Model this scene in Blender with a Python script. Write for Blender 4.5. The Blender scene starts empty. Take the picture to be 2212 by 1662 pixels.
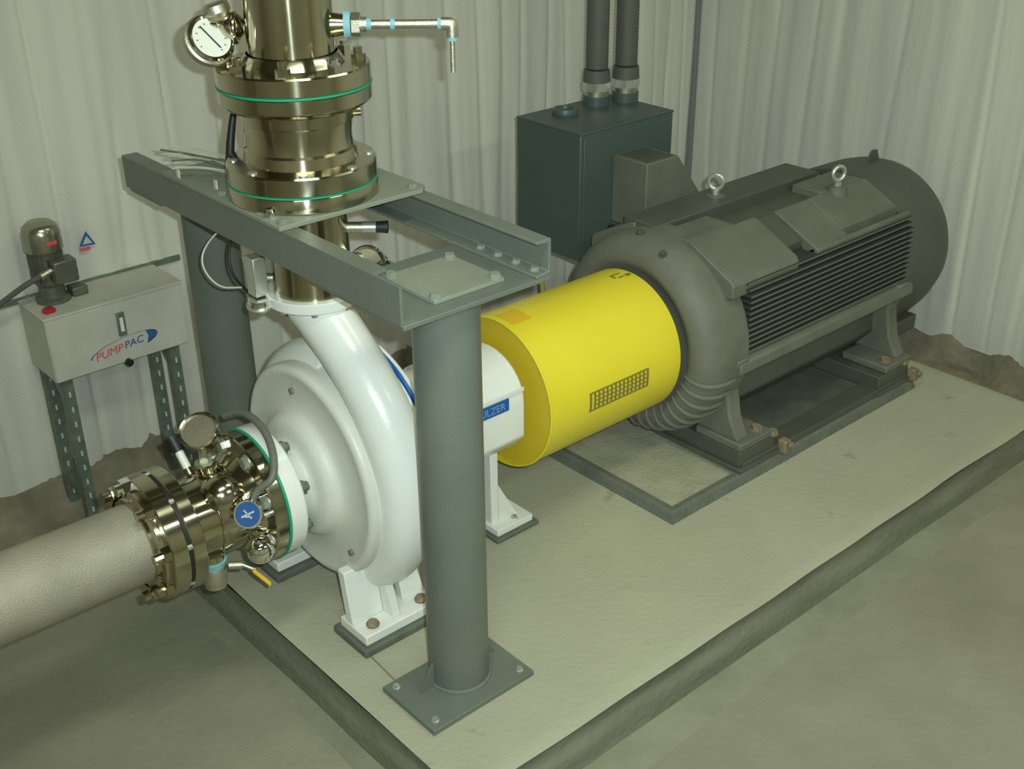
import bpy, math, random
from mathutils import Vector, Matrix, noise
random.seed(7)
sc = bpy.context.scene
COL = sc.collection
PI = math.pi

# ------------------------------------------------------------------ camera
cam_d = bpy.data.cameras.new('camera')
cam = bpy.data.objects.new('camera', cam_d)
COL.objects.link(cam)
RT = Vector((0.7493, -0.66217, -0.00879))       # camera right
UP = Vector((0.31139, 0.34059, 0.88715))        # camera up
BK = Vector((-0.58445, -0.66748, 0.4614))       # towards the photographer
CAM = Vector((-1.38288, -1.79246, 2.0272))
m = Matrix((RT, UP, BK)).transposed().to_4x4()
m.translation = CAM
cam.matrix_world = m
cam_d.sensor_width = 36.0
cam_d.lens = 2566.1 / 2212 * 36.0
cam_d.clip_start = 0.05
sc.camera = cam
sc.view_settings.view_transform = 'Standard'
sc.view_settings.look = 'None'
sc.view_settings.gamma = 1.0
sc.view_settings.exposure = -0.14
sc.view_settings.use_curve_mapping = False

# ------------------------------------------------------------------ light
w = bpy.data.worlds.new('world')
sc.world = w
w.use_nodes = True
w.node_tree.nodes['Background'].inputs[0].default_value = (0.5, 0.5, 0.36, 1)
w.node_tree.nodes['Background'].inputs[1].default_value = 0.2


def area(name, loc, aim, sx, sy, power, col):
    d = bpy.data.lights.new(name, 'AREA')
    d.shape = 'RECTANGLE'
    d.size, d.size_y = sx, sy
    d.energy = power
    d.color = col
    o = bpy.data.objects.new(name, d)
    o.location = loc
    o.rotation_euler = (Vector(aim) - Vector(loc)).to_track_quat('-Z', 'Y').to_euler()
    COL.objects.link(o)
    return o


WARM = (0.94, 1.0, 0.80)
area('ceiling_lamp', (-0.7, -0.9, 3.25), (-0.7, -0.9, 0), 1.3, 0.4, 34, WARM)
area('ceiling_lamp', (1.5, -0.5, 3.25), (1.5, -0.5, 0), 1.3, 0.4, 13, WARM)
area('ceiling_lamp', (-3.0, -2.8, 3.25), (-3.0, -2.8, 0), 1.3, 0.4, 46, WARM)
area('ceiling_lamp', (1.2, -3.0, 3.25), (1.2, -3.0, 0), 1.3, 0.4, 44, WARM)
# the flash of the pocket camera, just beside and above its lens
fl = CAM + RT * 0.065 + UP * 0.05
area('camera_flash', fl, fl - BK * 3 + RT * 0.4 + UP * 0.05, 0.035, 0.02, 30, (0.83, 1.0, 1.03))
bpy.data.objects['camera_flash'].data.spread = math.radians(110)

# ------------------------------------------------------------------ materials
MAT = {}


def mat(name, col, rough=0.6, metal=0.0, var=0.0, vscale=6.0, col2=None, bump=0.0, bscale=200.0,
        stretch=(1, 1, 1), rvar=0.0, coat=0.0, spec=None, detail=4.0):
    M_ = bpy.data.materials.new(name)
    M_.use_nodes = True
    nt = M_.node_tree
    b = nt.nodes['Principled BSDF']
    b.inputs['Base Color'].default_value = (*col, 1)
    b.inputs['Roughness'].default_value = rough
    b.inputs['Metallic'].default_value = metal
    if coat:
        b.inputs['Coat Weight'].default_value = coat
        b.inputs['Coat Roughness'].default_value = 0.15
    if spec is not None:
        b.inputs['Specular IOR Level'].default_value = spec
    tc = nt.nodes.new('ShaderNodeTexCoord')
    mp = nt.nodes.new('ShaderNodeMapping')
    mp.inputs['Scale'].default_value = stretch
    nt.links.new(tc.outputs['Object'], mp.inputs['Vector'])
    if var or col2:
        n = nt.nodes.new('ShaderNodeTexNoise')
        n.inputs['Scale'].default_value = vscale
        n.inputs['Detail'].default_value = detail
        n.inputs['Roughness'].default_value = 0.6
        nt.links.new(mp.outputs['Vector'], n.inputs['Vector'])
        r = nt.nodes.new('ShaderNodeValToRGB')
        c2 = col2 or tuple(c * (1 - var) for c in col)
        c1 = col if col2 else tuple(min(1, c * (1 + var)) for c in col)
        r.color_ramp.elements[0].color = (*c2, 1)
        r.color_ramp.elements[1].color = (*c1, 1)
        r.color_ramp.elements[0].position = 0.3
        r.color_ramp.elements[1].position = 0.7
        nt.links.new(n.outputs['Fac'], r.inputs['Fac'])
        nt.links.new(r.outputs['Color'], b.inputs['Base Color'])
        if rvar:
            mr = nt.nodes.new('ShaderNodeMapRange')
            mr.inputs['To Min'].default_value = max(0, rough - rvar)
            mr.inputs['To Max'].default_value = rough + rvar
            nt.links.new(n.outputs['Fac'], mr.inputs['Value'])
            nt.links.new(mr.outputs['Result'], b.inputs['Roughness'])
    if bump:
        n2 = nt.nodes.new('ShaderNodeTexNoise')
        n2.inputs['Scale'].default_value = bscale
        n2.inputs['Detail'].default_value = 3
        nt.links.new(tc.outputs['Object'], n2.inputs['Vector'])
        bp = nt.nodes.new('ShaderNodeBump')
        bp.inputs['Strength'].default_value = bump
        bp.inputs['Distance'].default_value = 0.01
        nt.links.new(n2.outputs['Fac'], bp.inputs['Height'])
        nt.links.new(bp.outputs['Normal'], b.inputs['Normal'])
    MAT[name] = M_
    return M_


mat('polished_steel', (0.51, 0.475, 0.345), 0.17, 1.0, var=0.12, vscale=5, rvar=0.06)


def turned(name, axis, src='polished_steel', rough=0.155):
    """lathe-turned steel: fine circular grooves stretch highlights along the axis"""
    M_ = MAT[src].copy()
    M_.name = name
    nt = M_.node_tree
    b = nt.nodes['Principled BSDF']
    b.inputs['Anisotropic'].default_value = 0.92
    b.inputs['Anisotropic Rotation'].default_value = ANI
    for n in nt.nodes:
        if n.type == 'MAP_RANGE':
            n.inputs['To Min'].default_value = rough - 0.05
            n.inputs['To Max'].default_value = rough + 0.05
    t = nt.nodes.new('ShaderNodeTangent')
    t.direction_type = 'RADIAL'; t.axis = axis
    nt.links.new(t.outputs['Tangent'], b.inputs['Tangent'])
    MAT[name] = M_


ANI = 0.25
turned('turned_steel_z', 'Z')
turned('turned_steel_x', 'X')
mat('chrome', (0.85, 0.86, 0.84), 0.06, 1.0)
mat('satin_steel', (0.62, 0.59, 0.47), 0.42, 1.0, var=0.1, vscale=9, bump=0.12, bscale=300)
mat('cast_steel_pipe', (0.36, 0.335, 0.255), 0.62, 0.35, var=0.14, vscale=7, bump=0.3, bscale=260)
mat('zinc', (0.62, 0.64, 0.58), 0.38, 0.85, var=0.1, vscale=30)
mat('galvanised', (0.17, 0.21, 0.165), 0.5, 0.45, var=0.25, vscale=30)
mat('rusty_bolt', (0.25, 0.20, 0.12), 0.7, 0.2, var=0.3, vscale=60)
mat('stand_paint', (0.130, 0.148, 0.120), 0.42, 0.0, var=0.08, vscale=5, bump=0.08, bscale=90)
mat('stand_plate_paint', (0.215, 0.235, 0.18), 0.5, 0.0, var=0.07, vscale=8)
mat('motor_paint', (0.076, 0.080, 0.061), 0.48, 0.0, var=0.1, vscale=6, bump=0.12, bscale=160)
mat('white_dusty', (0.62, 0.625, 0.545), 0.42, var=0.05, vscale=5, bump=0.1, bscale=110)
mat('shaded_plate', (0.085, 0.092, 0.07), 0.7, var=0.2, vscale=14)
mat('corner_strip', (0.20, 0.20, 0.20), 0.6)
mat('label_letters', (0.20, 0.33, 0.45), 0.5)
mat('dull_yellow', (0.34, 0.28, 0.05), 0.6)
mat('groove_shade', (0.030, 0.031, 0.024), 0.85)  # near-black, puts the shade between the fins into the colour
mat('motor_dust', (0.132, 0.132, 0.100), 0.65, 0.0, var=0.14, vscale=8, bump=0.1, bscale=160)
mat('white_enamel', (0.75, 0.76, 0.69), 0.28, 0.0, var=0.035, vscale=4, bump=0.05, bscale=120, coat=0.3)
mat('white_paint_dusty', (0.50, 0.49, 0.41), 0.6, 0.0, var=0.07, vscale=9)
mat('blue_paint', (0.008, 0.10, 0.36), 0.35)
mat('blue_face', (0.02, 0.09, 0.28), 0.25, coat=0.5)
mat('yellow_paint', (0.73, 0.60, 0.026), 0.42, 0.0, var=0.03, vscale=4, coat=0.15)
mat('yellow_inner', (0.62, 0.45, 0.02), 0.55, 0.0)  # darker guard yellow, shading of the end plate put into its colour
mat('amber_sticker', (0.70, 0.44, 0.012), 0.5)
mat('vent_dark', (0.21, 0.17, 0.025), 0.7)
mat('yellow_rubber', (0.66, 0.38, 0.02), 0.5)
mat('green_gasket', (0.02, 0.30, 0.16), 0.5)
mat('black_rubber', (0.012, 0.014, 0.013), 0.5)
mat('dark_hole', (0.008, 0.009, 0.007), 0.9)
mat('grey_hose', (0.13, 0.135, 0.11), 0.5, bump=0.3, bscale=60)
mat('ptfe_tape', (0.22, 0.46, 0.50), 0.55)
mat('teal_enamel', (0.058, 0.085, 0.076), 0.42, var=0.07, vscale=5, bump=0.06, bscale=150)
mat('conduit_grey', (0.088, 0.088, 0.072), 0.6, var=0.1, vscale=12)
mat('dial_white', (0.74, 0.76, 0.66), 0.4)
mat('black_print', (0.02, 0.025, 0.04), 0.6)
mat('red_plastic', (0.40, 0.02, 0.025), 0.35)
mat('red_print', (0.62, 0.09, 0.10), 0.6)
mat('blue_print', (0.04, 0.10, 0.30), 0.6)
mat('pale_print', (0.45, 0.50, 0.50), 0.6)
mat('white_wire', (0.55, 0.54, 0.42), 0.5)
mat('olive_motor', (0.14, 0.14, 0.105), 0.38, 0.35, var=0.1, vscale=20)
mat('olive_cap', (0.34, 0.34, 0.25), 0.22, 0.8)
mat('grout', (0.33, 0.322, 0.225), 0.8, var=0.12, vscale=14, bump=0.3, bscale=60)
mat('grout_dark', (0.115, 0.125, 0.098), 0.75, var=0.15, vscale=12, bump=0.3, bscale=60)
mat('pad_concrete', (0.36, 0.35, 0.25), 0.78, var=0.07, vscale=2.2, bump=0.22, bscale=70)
_nt = MAT['pad_concrete'].node_tree          # a few oil spots that belong to the slab
_b = _nt.nodes['Principled BSDF']
_src = _b.inputs['Base Color'].links[0].from_socket
_n = _nt.nodes.new('ShaderNodeTexNoise'); _n.inputs['Scale'].default_value = 7.5; _n.inputs['Detail'].default_value = 3
_r = _nt.nodes.new('ShaderNodeValToRGB')
_r.color_ramp.elements[0].position = 0.68; _r.color_ramp.elements[0].color = (1, 1, 1, 1)
_r.color_ramp.elements[1].position = 0.76; _r.color_ramp.elements[1].color = (0.70, 0.68, 0.60, 1)
_m = _nt.nodes.new('ShaderNodeMix'); _m.data_type = 'RGBA'; _m.blend_type = 'MULTIPLY'; _m.inputs[0].default_value = 1.0
_t = _nt.nodes.new('ShaderNodeTexCoord')
_nt.links.new(_t.outputs['Object'], _n.inputs['Vector']); _nt.links.new(_n.outputs['Fac'], _r.inputs['Fac'])
_nt.links.new(_src, _m.inputs[6]); _nt.links.new(_r.outputs['Color'], _m.inputs[7]); _nt.links.new(_m.outputs[2], _b.inputs['Base Color'])
mat('pad_side', (0.165, 0.165, 0.115), 0.85, var=0.22, vscale=3, stretch=(1, 1, 5), bump=0.4, bscale=40)  # darker than the slab top: light falloff put into the colour
mat('floor_concrete', (0.245, 0.235, 0.165), 0.8, var=0.14, vscale=2.2, bump=0.25, bscale=50)
mat('floor_strip', (0.215, 0.215, 0.145), 0.8, var=0.15, vscale=5, bump=0.3, bscale=40)
mat('footing_dirt', (0.205, 0.18, 0.12), 0.9, var=0.3, vscale=7, bump=0.8, bscale=22)
mat('wall_foam', (0.64, 0.63, 0.525), 0.8, col2=(0.52, 0.505, 0.45), vscale=9, stretch=(1, 1, 0.06), bump=0.16, bscale=120, detail=2)
mat('ceiling_paint', (0.25, 0.25, 0.2), 0.8, var=0.05)

# ------------------------------------------------------------------ mesh builder
ROOTPOS = {}


class MB:
    def __init__(s):
        s.v = []
        s.f = []

    def add(s, vs, fs):
        k = len(s.v)
        s.v += [Vector(p) for p in vs]
        s.f += [tuple(i + k for i in f) for f in fs]
        return s

    def box(s, x0, x1, y0, y1, z0, z1):
        vs = [(x0, y0, z0), (x1, y0, z0), (x1, y1, z0), (x0, y1, z0), (x0, y0, z1), (x1, y0, z1), (x1, y1, z1), (x0, y1, z1)]
        return s.add(vs, [(0, 3, 2, 1), (4, 5, 6, 7), (0, 1, 5, 4), (1, 2, 6, 5), (2, 3, 7, 6), (3, 0, 4, 7)])

    def obox(s, c, a, b, n, ha, hb, hn):
        """box round c with half sizes along the unit axes a, b, n"""
        c = Vector(c); a = Vector(a).normalized(); b = Vector(b).normalized(); n = Vector(n).normalized()
        vs = []
        for k in (-1, 1):
            for i, j in ((-1, -1), (1, -1), (1, 1), (-1, 1)):
                vs.append(c + a * ha * i + b * hb * j + n * hn * k)
        return s.add(vs, [(0, 3, 2, 1), (4, 5, 6, 7), (0, 1, 5, 4), (1, 2, 6, 5), (2, 3, 7, 6), (3, 0, 4, 7)])

    def prism(s, pts, d):
        """pts: planar polygon in space, d: extrusion vector"""
        d = Vector(d); n = len(pts)
        vs = [Vector(p) for p in pts] + [Vector(p) + d for p in pts]
        fs = [tuple(range(n - 1, -1, -1)), tuple(range(n, 2 * n))]
        fs += [(i, (i + 1) % n, n + (i + 1) % n, n + i) for i in range(n)]
        return s.add(vs, fs)

    def lathe(s, prof, o, ax, seg=48, a0=0.0, a1=2 * PI, closed=False, ref=None):
        """prof: list of (t along the axis, radius)"""
        o = Vector(o); ax = Vector(ax).normalized()
        u = Vector(ref) if ref else (Vector((0, 0, 1)) if abs(ax.z) < 0.9 else Vector((1, 0, 0)))
        u = (u - ax * u.dot(ax)).normalized(); v = ax.cross(u)
        full = abs(a1 - a0 - 2 * PI) < 1e-6
        ns = seg if full else seg + 1
        vs = []; ring = []
        for t, r in prof:
            if r < 1e-6:
                ring.append([len(vs)] * ns); vs.append(o + ax * t)
            else:
                row = []
                for i in range(ns):
                    a = a0 + (a1 - a0) * i / seg
                    row.append(len(vs)); vs.append(o + ax * t + (u * math.cos(a) + v * math.sin(a)) * r)
                ring.append(row)
        fs = []
        pairs = list(zip(ring[:-1], ring[1:]))
        if closed:
            pairs.append((ring[-1], ring[0]))
        for A, B in pairs:
            for i in range(seg):
                j = (i + 1) % ns
                q = [A[i], A[j], B[j], B[i]]
                q2 = []
                for k in q:
                    if k not in q2:
                        q2.append(k)
                if len(q2) > 2:
                    fs.append(tuple(q2))
        return s.add(vs, fs)

    def cyl(s, p0, p1, r, r1=None, seg=24):
        p0 = Vector(p0); p1 = Vector(p1); L = (p1 - p0).length
        r1 = r if r1 is None else r1
        return s.lathe([(0, 0), (0, r), (L, r1), (L, 0)], p0, p1 - p0, seg)

    def tube(s, pts, r, seg=12, smooth=0, caps=True):
        pts = [Vector(p) for p in pts]
        rs = list(r) if isinstance(r, (list, tuple)) else [r] * len(pts)
        for _ in range(smooth):       # Chaikin
            q = [pts[0]]; qr = [rs[0]]
            for i in range(len(pts) - 1):
                q += [pts[i].lerp(pts[i + 1], .25), pts[i].lerp(pts[i + 1], .75)]
                qr += [rs[i] * .75 + rs[i + 1] * .25, rs[i] * .25 + rs[i + 1] * .75]
            q.append(pts[-1]); qr.append(rs[-1]); pts, rs = q, qr
        n = len(pts); vs = []
        t0 = (pts[1] - pts[0]).normalized()
        u = t0.orthogonal().normalized()
        for i in range(n):
            t = (pts[min(i + 1, n - 1)] - pts[max(i - 1, 0)]).normalized()
            u = (u - t * u.dot(t)).normalized(); v = t.cross(u)
            for k in range(seg):
                a = 2 * PI * k / seg
                vs.append(pts[i] + (u * math.cos(a) + v * math.sin(a)) * rs[i])
        fs = []
        for i in range(n - 1):
            for k in range(seg):
                fs.append((i * seg + k, i * seg + (k + 1) % seg, (i + 1) * seg + (k + 1) % seg, (i + 1) * seg + k))
        if caps:
            fs.append(tuple(range(seg - 1, -1, -1)))
            fs.append(tuple((n - 1) * seg + k for k in range(seg)))
        return s.add(vs, fs)

    def torus(s, c, ax, R, r, seg=32, ts=10, a0=0.0, a1=2 * PI, ref=None):
        prof = [(r * math.sin(2 * PI * k / ts), R + r * math.cos(2 * PI * k / ts)) for k in range(ts)]
        return s.lathe(prof, c, ax, seg, a0, a1, closed=True, ref=ref)

    def sphere(s, c, r, ax=(0, 0, 1), t0=-1.0, t1=1.0, seg=24, n=10):
        prof = []
        for i in range(n + 1):
            a = -PI / 2 + PI * i / n
            t = math.sin(a)
            if t0 <= t <= t1:
                prof.append((r * t, r * math.cos(a)))
        if prof[0][1] > 1e-4: prof.insert(0, (prof[0][0], 0))
        else: prof[0] = (prof[0][0], 0)
        if prof[-1][1] > 1e-4: prof.append((prof[-1][0], 0))
        else: prof[-1] = (prof[-1][0], 0)
        return s.lathe(prof, c, ax, seg)

    def build(s, name, mt, parent=None, label=None, bevel=0.0, sharp=35, seg=2):
        base = Vector((0, 0, 0))
        p = parent
        if p is not None:
            base = ROOTPOS[p.name]
        me = bpy.data.meshes.new(name)
        me.from_pydata([tuple(q - base) for q in s.v], [], s.f)
        me.validate(); me.update()
        import bmesh
        bm = bmesh.new(); bm.from_mesh(me)
        bmesh.ops.recalc_face_normals(bm, faces=bm.faces)
        bm.to_mesh(me); bm.free()
        me.polygons.foreach_set('use_smooth', [True] * len(me.polygons))
        me.set_sharp_from_angle(angle=math.radians(sharp))
        me.materials.append(MAT[mt])
        o = bpy.data.objects.new(name, me)
        COL.objects.link(o)
        if p is not None:
            o.parent = p
        ROOTPOS[o.name] = base
        if bevel:
            b = o.modifiers.new('bevel', 'BEVEL')
            b.width = bevel; b.segments = seg; b.limit_method = 'ANGLE'; b.angle_limit = math.radians(40)
        if label:
            o['label'] = label
        return o


def thing(name, label, cat, loc, group=None):
    o = bpy.data.objects.new(name, None)
    o.empty_display_size = 0.1
    o.location = loc
    COL.objects.link(o)
    ROOTPOS[o.name] = Vector(loc)
    o['label'] = label; o['category'] = cat
    if group: o['group'] = group
    return o


def solo(o, label, cat, group=None):
    """a thing that is one mesh: move its origin to its base"""
    me = o.data
    xs = [v.co for v in me.vertices]
    c = Vector((sum(v.x for v in xs) / len(xs), sum(v.y for v in xs) / len(xs), min(v.z for v in xs)))
    me.transform(Matrix.Translation(-c)); o.location = c
    o['label'] = label; o['category'] = cat
    if group: o['group'] = group
    return o


SHARED = {}


def shared(key, mb, mt, sharp=35):
    """a mesh built round the origin, axis +Z, kept to be placed many times"""
    if key not in SHARED:
        o = mb.build(key, mt, None, sharp=sharp)
        SHARED[key] = o.data
        bpy.data.objects.remove(o)
    return SHARED[key]


def place(name, me, parent, loc, ax=(0, 0, 1), roll=0.0, scale=1.0):
    o = bpy.data.objects.new(name, me)
    COL.objects.link(o)
    base = ROOTPOS[parent.name] if parent else Vector((0, 0, 0))
    o.parent = parent
    q = Matrix.Identity(3).to_quaternion() if (Vector(ax) - Vector((0, 0, 1))).length < 1e-4 else Vector(ax).to_track_quat('Z', 'Y')
    o.matrix_basis = Matrix.Translation(Vector(loc) - base) @ q.to_matrix().to_4x4() @ Matrix.Rotation(roll, 4, 'Z') @ Matrix.Scale(scale, 4)
    ROOTPOS[o.name] = base
    return o


def hexpts(r, z):
    return [(r * math.cos(PI / 3 * i), r * math.sin(PI / 3 * i), z) for i in range(6)]


def nut_mb(r=0.016, h=0.014, stud=0.012, sr=0.009):
    b = MB()
    b.prism(hexpts(r, 0), (0, 0, h))
    b.cyl((0, 0, 0), (0, 0, h + stud), sr, seg=10)
    return b


def head_mb(r=0.016, h=0.011, wr=0.02):
    b = MB()
    b.cyl((0, 0, 0), (0, 0, 0.002), wr, seg=16)
    b.prism(hexpts(r, 0.002), (0, 0, h))
    return b


NUT = shared('nut', nut_mb(), 'zinc')
NUT_D = shared('dark_nut', nut_mb(0.019, 0.016, 0.010, 0.012), 'galvanised')
NUT_P = shared('stud_nut', nut_mb(0.017, 0.017, 0.016, 0.0105), 'polished_steel')
NUT_C = shared('cap_nut', nut_mb(0.017, 0.017, 0.010, 0.0105), 'chrome')
HEAD = shared('bolt_head', head_mb(), 'zinc')
HEAD_S = shared('small_bolt', head_mb(0.008, 0.006, 0.010), 'zinc')
HEAD_M = shared('motor_bolt', head_mb(0.011, 0.008, 0.014), 'motor_paint')
HEAD_R = shared('anchor_bolt', head_mb(0.019, 0.014, 0.022), 'rusty_bolt')
HEAD_ST = shared('stand_bolt', head_mb(0.012, 0.008, 0.015), 'stand_plate_paint')


def text(s, size, loc, xdir, ydir, mt, parent, name='lettering', depth=0.0006, shear=0.0, bold=0.0):
    cu = bpy.data.curves.new('t', 'FONT')
    cu.body = s; cu.size = size; cu.extrude = depth; cu.align_x = 'CENTER'; cu.align_y = 'CENTER'
    cu.shear = shear; cu.offset = bold; cu.resolution_u = 3
    t = bpy.data.objects.new('t', cu)
    COL.objects.link(t)
    dg = bpy.context.evaluated_depsgraph_get()
    me = bpy.data.meshes.new_from_object(t.evaluated_get(dg))
    bpy.data.objects.remove(t)
    x = Vector(xdir).normalized(); y = Vector(ydir); y = (y - x * y.dot(x)).normalized(); z = x.cross(y)
    M4 = Matrix((x, y, z)).transposed().to_4x4()
    M4.translation = Vector(loc) - ROOTPOS[parent.name]
    me.transform(M4)
    me.materials.clear(); me.materials.append(MAT[mt])
    o = bpy.data.objects.new(name, me)
    COL.objects.link(o); o.parent = parent
    ROOTPOS[o.name] = ROOTPOS[parent.name]
    return o


# ================================================================== SETTING
FZ = -0.15           # floor level, pad top is z = 0
WX, WY = 2.80, 1.72  # inner faces of the right and the back wall
CZ = 3.4


def struct(o):
    o['kind'] = 'structure'
    return o


struct(MB().box(-5.2, WX + 0.3, -5.2, WY + 0.3, FZ - 0.1, FZ).build('floor', 'floor_concrete'))
struct(MB().box(-5.2, WX + 0.3, -5.2, WY + 0.3, CZ, CZ + 0.1).build('ceiling', 'ceiling_paint'))
struct(MB().box(-5.2, -5.0, -5.2, WY + 0.3, FZ, CZ).build('wall_left', 'wall_foam'))
struct(MB().box(-5.0, WX, -5.2, -5.0, FZ, CZ).build('wall_front', 'wall_foam'))


def fold(u, z):
    """relief of the sprayed wall: long vertical folds with a few sharp creases, metres"""
    wob = 0.022 * noise.noise(Vector((u * 0.7, z * 0.9, 4.0)))
    v = u + wob
    a = noise.noise(Vector((v * 11.0, z * 0.22, 0.0)))
    b = noise.noise(Vector((v * 27.0, z * 0.35, 7.0)))
    c = 1.0 - abs(noise.noise(Vector((v * 7.0, z * 0.16, 13.0)))) * 9.0
    d = noise.noise(Vector((u * 60.0, z * 14.0, 3.0)))
    return 0.0060 * a + 0.0024 * b - 0.0075 * max(0.0, c) + 0.0010 * d


def folded_wall(name, u0, u1, du, axis, off):
    nz = 60
    nu = int((u1 - u0) / du)
    vs = []; fs = []
    for i in range(nu + 1):
        u = u0 + (u1 - u0) * i / nu
        zb = -0.055 + 0.035 * noise.noise(Vector((u * 3.0, off, 1.0))) + 0.02 * noise.noise(Vector((u * 14.0, off, 2.0)))
        for j in range(nz + 1):
            z = zb + (CZ - zb) * j / nz
            h = 0.02 + fold(u + off * 10, z) * (1.35 if axis == 'y' else 0.75)
            if j == 0: h = -0.03
            elif j == 1: z = zb + 0.012; h = 0.012
            vs.append((u, WY - h, z) if axis == 'y' else (WX - h, u, z))
    for i in range(nu):
        for j in range(nz):
            a = i * (nz + 1) + j
            fs.append((a, a + nz + 1, a + nz + 2, a + 1))
    b = MB().add(vs, fs)
    # solid backing
    if axis == 'y':
        b.box(u0, u1, WY + 0.02, WY + 0.25, FZ, CZ)
    else:
        b.box(WX + 0.02, WX + 0.25, u0, u1, FZ, CZ)
    return struct(b.build(name, 'wall_foam', sharp=60))


folded_wall('wall_back', -1.6, WX, 0.0085, 'y', 0.3)
folded_wall('wall_right', -1.6, WY, 0.0085, 'x', 1.9)
struct(MB().box(-5.0, -1.6, WY - 0.012, WY + 0.25, FZ, CZ).build('wall_back', 'wall_foam'))
struct(MB().box(WX - 0.012, WX + 0.25, -5.0, -1.6, FZ, CZ).build('wall_right', 'wall_foam'))


def footing(name, axis):
    """rough exposed footing along the foot of the wall"""
    b = MB(); vs = []; fs = []
    u0, u1 = (-1.6, WX) if axis == 'y' else (-1.6, WY)
    n = 150; prof = [(-0.02, 0.02), (0.006, 0.01), (0.014, -0.06), (0.03, -0.11), (0.075, FZ + 0.006), (0.24, FZ + 0.001), (0.29, FZ - 0.01)]
    for i in range(n + 1):
        u = u0 + (u1 - u0) * i / n
        for k, (h, z) in enumerate(prof):
            e = 0.012 * noise.noise(Vector((u * 8, k * 1.7, 5))) if 0 < k < 5 else 0
            hh = h + e + (0.09 * noise.noise(Vector((u * 2.3, 0, 9))) if k >= 4 else 0)
            vs.append((u, WY - hh, z + e * .5) if axis == 'y' else (WX - hh, u, z + e * .5))
    m_ = len(prof)
    for i in range(n):
        for k in range(m_ - 1):
            a = i * m_ + k
            fs.append((a, a + m_, a + m_ + 1, a + 1))
    return struct(b.add(vs, fs).build(name, 'footing_dirt', sharp=60))


footing('baseboard_back', 'y')
footing('baseboard_right', 'x')

struct(MB().box(WX - 0.042, WX - 0.012, WY - 0.040, WY - 0.012, FZ, CZ).build('trim_2', 'corner_strip', bevel=0.004))
# ---- the raised pad: slab, its sides with shade painted into their colour, and the dark strip on the floor round it
PX0, PX1, PY0, PY1 = -0.205, 2.46, -0.285, 1.30
pad = thing('concrete_pad', 'long raised concrete slab under the pump and motor', 'equipment pad', (1.1, 0.6, FZ))


def slab_mesh():
    b = MB()
    nx, ny = 110, 70
    vs = []; fs = []

    def edge(x, y):
        dx = 0.006 * noise.noise(Vector((x * 3, y * 3, 1)))
        return dx
    for i in range(nx + 1):
        for j in range(ny + 1):
            x = PX0 + (PX1 - PX0) * i / nx
            y = PY0 + (PY1 - PY0) * j / ny
            if i == 0 or i == nx: x += edge(0, y)
            if j == 0 or j == ny: y += edge(x, 0) * 1.2
            rim = (i in (0, nx)) or (j in (0, ny))
            z = 0.0015 * noise.noise(Vector((x * 2, y * 2, 0))) - 0.0015 - (0.006 if rim else 0)
            vs.append((x, y, z))
    for i in range(nx):
        for j in range(ny):
            a = i * (ny + 1) + j
            fs.append((a, a + ny + 1, a + ny + 2, a + 1))
    b.add(vs, fs)
    return b


slab_mesh().build('slab_top', 'pad_concrete', pad)
ring = [(PX0, PY0), (PX1, PY0), (PX1, PY1), (PX0, PY1)]
b = MB(); vs = []; fs = []
lv = [(-0.008, 0.002), (-0.016, -0.002), (-0.06, -0.001), (-0.065, 0.006), (-0.11, 0.006), (FZ, 0.010)]
pts = []
for k in range(4):
    p, q = Vector(ring[k]).to_3d(), Vector(ring[(k + 1) % 4]).to_3d()
    nn = 60
    out = Vector((q.y - p.y, p.x - q.x, 0)).normalized()
    for i in range(nn):
        pts.append((p.lerp(q, i / nn), out))
for P, out in pts:
    for z, h in lv:
        e = 0.004 * noise.noise(Vector((P.x * 4, P.y * 4, z * 20)))
        vs.append((P.x + out.x * (h + e), P.y + out.y * (h + e), z))
m_ = len(lv); N = len(pts)
for i in range(N):
    for k in range(m_ - 1):
        a = i * m_ + k; c = ((i + 1) % N) * m_ + k
        fs.append((a, c, c + 1, a + 1))
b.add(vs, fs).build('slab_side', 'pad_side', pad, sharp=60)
MB().prism([(-0.088, 0.255, -0.0035), (-0.084, 0.255, -0.0035), (-0.092, 0.13, -0.0035), (-0.096, 0.13, -0.0035)], (0, 0, 0.0028)).build('saw_cut', 'pad_side', pad)
# darker strip of grout on the floor round the slab
b = MB(); vs = []; fs = []
path = [((-0.205, 1.3), (-0.275, 1.3)), ((-0.205, 0.5), (-0.262, 0.5)), ((-0.205, 0.1), (-0.268, 0.08)),
        ((-0.205, -0.285), (-0.29, -0.40)), ((0.3, -0.285), (0.3, -0.392)), ((1.2, -0.285), (1.2, -0.385)), ((2.46, -0.285), (2.48, -0.37))]
fine = []
for (a0, b0), (a1, b1) in zip(path[:-1], path[1:]):
    for k in range(14):
        t = k / 14
        fine.append((Vector(a0).lerp(Vector(a1), t), Vector(b0).lerp(Vector(b1), t)))
fine.append((Vector(path[-1][0]), Vector(path[-1][1])))
for P, Q in fine:
    d = (Q - P); L = d.length; d.normalize()
    Q2 = P + d * (L + 0.012 * noise.noise(Vector((Q.x * 6, Q.y * 6, 0))))
    vs += [(P.x, P.y, FZ + 0.012), (Q2.x - d.x * .012, Q2.y - d.y * .012, FZ + 0.007), (Q2.x, Q2.y, FZ - 0.002)]
for i in range(len(fine) - 1):
    for k in range(2):
        a = 3 * i + k
        fs.append((a, a + 3, a + 4, a + 1))
struct(b.add(vs, fs).build('trim_1', 'floor_strip'))

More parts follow.
